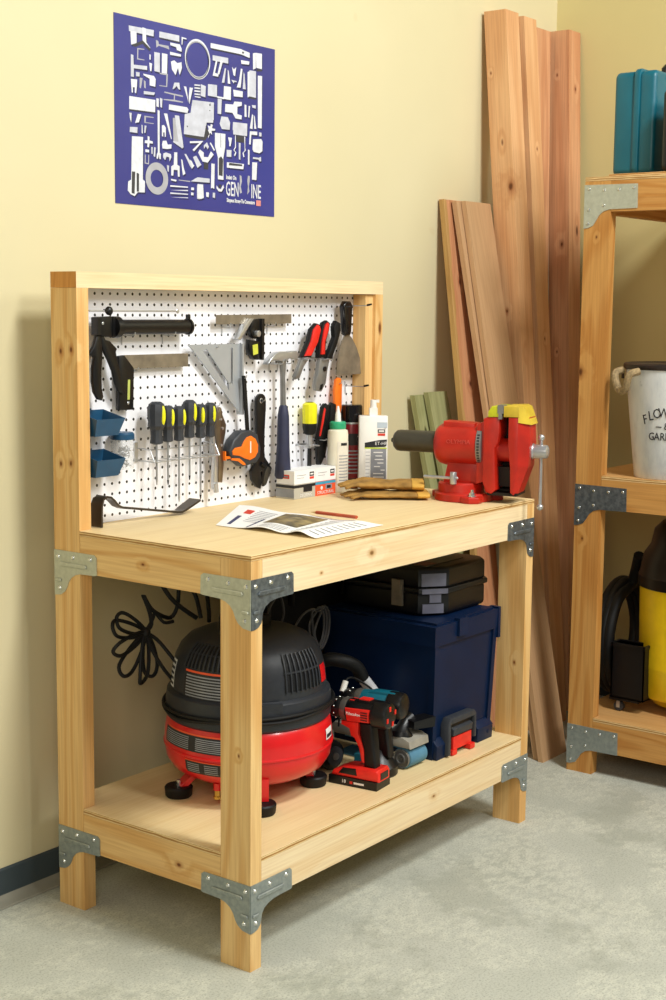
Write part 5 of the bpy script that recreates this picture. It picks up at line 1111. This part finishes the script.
MB(TPE).box(-.036, .036, -.0025, .001, .082, .118, .0006, M=Mx(zc)).box(-.036, .040, -.009, .001, .062, .076, .0006, M=Mx(zc)).box(-.012, .022, -.0035, .001, .036, .060, .0006, M=Mx(zc)).box(-.032, .030, -.0025, .001, .006, .032, .0006, M=Mx(zc)).build('reflective_patches', g)['label'] = 'lavender grey tape patches'
mb = MB(STEELB); mb.box(.896, .9025, .212, .248, zc+.024, zc+.098, .002); mb.box(.890, .898, .216, .244, zc+.06, zc+.098, .003); mb.build('latch', g)

# black canvas bag filling the space behind
g = thing('tool_bag', 'black canvas bag standing behind the compressor and the navy chest', 'bag', (.86, .52, ZL))
BAG = flat('black_canvas', '#0A0A0A', .9, bmp=.4)
o = MB(BAG).hexa([(.62, .475, ZL), (1.14, .475, ZL), (1.14, .575, ZL), (.62, .575, ZL), (.64, .49, ZL+.50), (1.12, .49, ZL+.50), (1.12, .555, ZL+.50), (.64, .555, ZL+.50)], .02, 4).build('bag_body', g)
MB(BAG).tube([(.74, .482, ZL+.40), (.75, .472, ZL+.51), (.86, .470, ZL+.54), (.97, .472, ZL+.51), (.98, .482, ZL+.40)], .009, 8, sub=5).build('carry_strap', g)
# ------------------------------------------------------------------ on the storage shelf
zt = 1.9125
g = thing('power_tool_case', 'teal hard power tool case standing on edge on the top deck', 'case', (2.0, .02, zt))
def rrect(y0, y1, z0, z1, c, n=5):
    o = []
    for (yy, zz, a0) in ((y1-c, z1-c, 0), (y0+c, z1-c, 90), (y0+c, z0+c, 180), (y1-c, z0+c, 270)):
        for k in range(n+1): o.append((yy+c*cos(R(a0+90*k/n)), zz+c*sin(R(a0+90*k/n))))
    return o
mb = MB(TEAL); mb.prism([(a_, b_) for a_, b_ in rrect(1.85, 2.22, zt, zt+.318, .022)], 'xz', .020, .092, .012, 3); mb.build('case_half', g)
mb = MB(TEAL); mb.prism([(a_, b_) for a_, b_ in rrect(1.85, 2.22, zt, zt+.318, .022)], 'xz', -.046, .012, .012, 3); mb.build('case_half', g)
mb = MB(TEAL); mb.prism([(a_, b_) for a_, b_ in rrect(1.844, 2.226, zt-.0, zt+.325, .026)], 'xz', .004, .024, .004); mb.build('seam_band', g)
MB(BLKM).tube([(2.0, -.006, zt+.32), (2.01, -.006, zt+.345), (2.11, -.006, zt+.345), (2.12, -.006, zt+.32)], .011, 10, sub=3).build('carry_handle', g)
g = thing('tool_case', 'black case standing in front of the teal case on the top deck', 'case', (1.86, -.2, zt))
mb = MB(CASE); mb.prism(rrect(1.775, 2.08, zt, zt+.245, .02), 'xz', -.30, -.105, .014, 3); mb.build('case_shell', g)
MB(CASE).prism(rrect(1.770, 2.085, zt, zt+.249, .022), 'xz', -.205, -.185, .003).build('seam_band', g)
# flower bucket
zt = .9769; bx, by = 1.866, -.128
g = thing('flower_bucket', 'whitewashed metal flower bucket with a dark rim and rope handle on the middle deck', 'bucket', (bx, by, zt))
def limewash():
    m, nt, b = newmat('whitewashed_zinc'); b.inputs['Roughness'].default_value = .55; b.inputs['Metallic'].default_value = .15
    n = noise(nt, mapped(nt, (1, 1, .35)), 14, 6, .65)
    base = ramp(nt, n, [(.3, '#B9BEC2'), (.5, '#D9DCDC'), (.7, '#E6E7E4')])
    n2 = noise(nt, mapped(nt, (1, 1, .4)), 34, 5, .7)
    LK(nt, mixc(nt, ramp(nt, n2, [(.66, (0, 0, 0, 1)), (.74, (.7, .7, .7, 1))]), base, '#8A9093'), b.inputs['Base Color']); return m
c = (bx, by, zt); h = .352
MB(limewash()).lathe([(0, 0), (.101, 0), (.103, .003), (.141, h), (.138, h), (.100, .006), (0, .006)], c, n=64).build('bucket_body', g)
MB(flat('dark_rim', '#3B3330', .4, .5)).lathe([(.1385, h-.012), (.143, h-.014), (.147, h-.008), (.147, h+.001), (.142, h+.005), (.137, h+.002)], c, n=64).build('rim', g)
ca = math.atan2(-.604, -.797); LT = MB(INK); f = lambda z: .103+(.038)*(z/h)+.0012
def arc_text(s, size, zc_, spread, bow, a_c=3):
    n = len(s)
    for i, ch in enumerate(s):
        if ch == ' ': continue
        t = (i-(n-1)/2)/((n-1)/2) if n > 1 else 0
        a = ca+R(a_c)+R(spread)*t; z = zc_-bow*t*t; r = f(z)
        LT.text(ch, size, Matrix.Translation((bx+r*cos(a), by+r*sin(a), zt+z)) @ Matrix.Rotation(a+pi/2, 4, 'Z') @ Matrix.Rotation(R(90), 4, 'X') @ Matrix.Rotation(R(-16)*t*(1 if bow else 0), 4, 'Z'), .0006, .8)
arc_text('FLOWERS', .042, .207, 28, .022, -21); arc_text('&', .030, .167, 0, 0, -17); arc_text('GARDEN', .034, .134, 21, 0, -18)
for s_ in (-1, 1): LT.box(-.009, .009, -.0008, .0008, -.0012, .0012, M=Matrix.Translation((bx+f(.165)*cos(ca+R(-17+s_*11)), by+f(.165)*sin(ca+R(-17+s_*11)), zt+.165)) @ Matrix.Rotation(ca+R(-17+s_*11)+pi/2, 4, 'Z'))
LT.build('lettering', g, smooth=False)
ROPE = flat('hemp_rope', '#9A8460', .9, var=.35, vs=120, bmp=.5)
for sg in (1, -1):
    an = ca-R(72)*sg; mb = MB(ROPE, BLKM); o_ = V((cos(an), sin(an), 0)); w_ = V((-sin(an), cos(an), 0)); cb = V((bx, by, zt))
    pts = [cb+o_*.142+V((0, 0, h-.018))-w_*.05, cb+o_*.172+V((0, 0, h-.030))-w_*.045, cb+o_*.172+V((0, 0, h-.075))-w_*.02, cb+o_*.172+V((0, 0, h-.075))+w_*.02, cb+o_*.172+V((0, 0, h-.030))+w_*.045, cb+o_*.142+V((0, 0, h-.018))+w_*.05]
    mb.tube(pts, .0115, 10, sub=5); mb.build('rope_handle', g)
    MB(BLKM).box(-.006, .006, -.002, .002, -.024, .006, .001, M=Matrix.Translation(cb+o_*.141+V((0, 0, h-.02))-w_*.05) @ Matrix.Rotation(an+pi/2, 4, 'Z')).build('handle_ear', g)
# yellow canister vacuum
zt = .1895; bx, by = 2.045, -.150
g = thing('canister_vacuum', 'yellow canister vacuum with a black lid and black caddy on the lowest deck', 'vacuum', (bx, by, zt))
c = (bx, by, zt)
MB(YELTANK).lathe([(0, .022), (.11, .022), (.125, .04), (.150, .05), (.155, .06), (.160, .15), (.1605, .152), (.1605, .156), (.163, .29), (.1635, .294), (.1635, .298), (.166, .415), (0, .415)], c, n=64).build('tank', g)
MB(BLKM).lathe([(.166, .412), (.171, .414), (.172, .45), (.168, .456), (.162, .50), (.155, .52), (.135, .55), (.125, .60), (.10, .625), (0, .63)], c, n=64).build('motor_lid', g)
MB(BLKM).tube([(bx-.06, by-.03, zt+.61), (bx-.06, by-.03, zt+.655), (bx+.06, by+.04, zt+.655), (bx+.06, by+.04, zt+.61)], .012, 10, sub=4).build('lid_handle', g)
mb = MB(BLKM)
def tub(x0, x1, y0, y1, z0, z1, t=.004):
    mb.box(x0, x1, y0, y1, z0, z0+t); mb.box(x0, x0+t, y0, y1, z0, z1, .001); mb.box(x1-t, x1, y0, y1, z0, z1, .001); mb.box(x0, x1, y0, y0+t, z0, z1, .001); mb.box(x0, x1, y1-t, y1, z0, z1, .001)
    for a in ((x0-.004, x1+.004, y0-.004, y0+.004), (x0-.004, x1+.004, y1-.004, y1+.004), (x0-.004, x0+.004, y0, y1), (x1-.004, x1+.004, y0, y1)): mb.box(*a, z1-.008, z1+.004, .002)
tub(1.868, 1.925, -.075, .040, zt+.045, zt+.225)
mb.build('caddy', g)
for a in (200, 280, 20):
    x, y = bx+.135*cos(R(a)), by+.135*sin(R(a)); MB(BLKM).box(x-.03, x+.03, y-.03, y+.03, zt+.036, zt+.055, .006).build('caster_mount', g)
MB(BLKM).box(1.868, 1.95, -.06, .045, zt+.038, zt+.05, .004).build('caster_mount', g)
def caster(x, y): MB(DGREY, STEEL).lathe([(0, -.009), (.015, -.009), (.017, -.006), (.017, .006), (.015, .009), (0, .009)], (x, y, zt+.0172), 'x', 20).m(1).box(x-.011, x-.0095, y-.006, y+.006, zt+.012, zt+.038).box(x+.0095, x+.011, y-.006, y+.006, zt+.012, zt+.038).box(x-.011, x+.011, y-.006, y+.006, zt+.034, zt+.038).build('caster', g)
caster(1.885, .015)
for a in (200, 280, 20): caster(bx+.135*cos(R(a)), by+.135*sin(R(a)))
MB(BLKR).tube([(bx-.04, by+.17, zt+.50)]+[(bx+.02+.17*cos(R(k))*.9, by+.215+.02*(k/360), zt+.21+.185*sin(R(k))) for k in range(90, 90+1060, 40)], .019, 12, sub=4).build('hose', g)  # hose coil added as black bulk to darken the shaded space behind the tank

# ------------------------------------------------------------------ light
def area(name, loc, target, size, power, col, sy=None):
    l = bpy.data.lights.new(name, 'AREA'); l.energy = power; l.color = col; l.size = size
    if sy: l.shape = 'RECTANGLE'; l.size_y = sy
    o = bpy.data.objects.new(name, l); COL.objects.link(o); o.location = loc
    o.rotation_euler = (V(target)-V(loc)).to_track_quat('-Z', 'Y').to_euler(); return o
area('ceiling_lamp', (.1, -3.6, 3.8), (.9, .4, .7), .8, KEY, (.985, 1, .97))
area('ceiling_lamp', (2.2, -3.4, 3.8), (1.2, .4, .7), 1.2, KEY2, (.985, 1, .97))
area('overhead_lamp', (.4, -2.2, 4.2), (.7, .3, .5), .6, KEY3, (.985, 1, .97))
area('fill_light', (-2.6, -2.0, 2.3), (.6, .4, .8), 1.3, FILL, (1, .93, .8))  # unseen fill added to brighten left-facing sides and under the bench
w = bpy.data.worlds.new('room_light'); SC.world = w; w.use_nodes = True
w.node_tree.nodes['Background'].inputs[0].default_value = (1, .96, .88, 1); w.node_tree.nodes['Background'].inputs[1].default_value = AMB
# ------------------------------------------------------------------ camera
cam = bpy.data.cameras.new('camera'); co = bpy.data.objects.new('camera', cam); COL.objects.link(co); SC.camera = co
yaw, pit, rol = .922, -.1323, .0099
fw = V((sin(yaw)*cos(pit), cos(yaw)*cos(pit), sin(pit))); rt = V((cos(yaw), -sin(yaw), 0)); up = rt.cross(fw)
r2 = rt*cos(rol)+up*sin(rol); u2 = -rt*sin(rol)+up*cos(rol)
co.matrix_world = Matrix(((r2.x, u2.x, -fw.x, -2.3412), (r2.y, u2.y, -fw.y, -1.9949), (r2.z, u2.z, -fw.z, 1.4962), (0, 0, 0, 1)))
cam.sensor_width = 36; cam.lens = 1431.18*36/1000; cam.shift_x = .0009; cam.shift_y = -.0024; cam.clip_start = .05
vs = SC.view_settings; vs.view_transform = 'Standard'; vs.look = 'None'; vs.gamma = 1; vs.use_curve_mapping = False; vs.exposure = EXPO
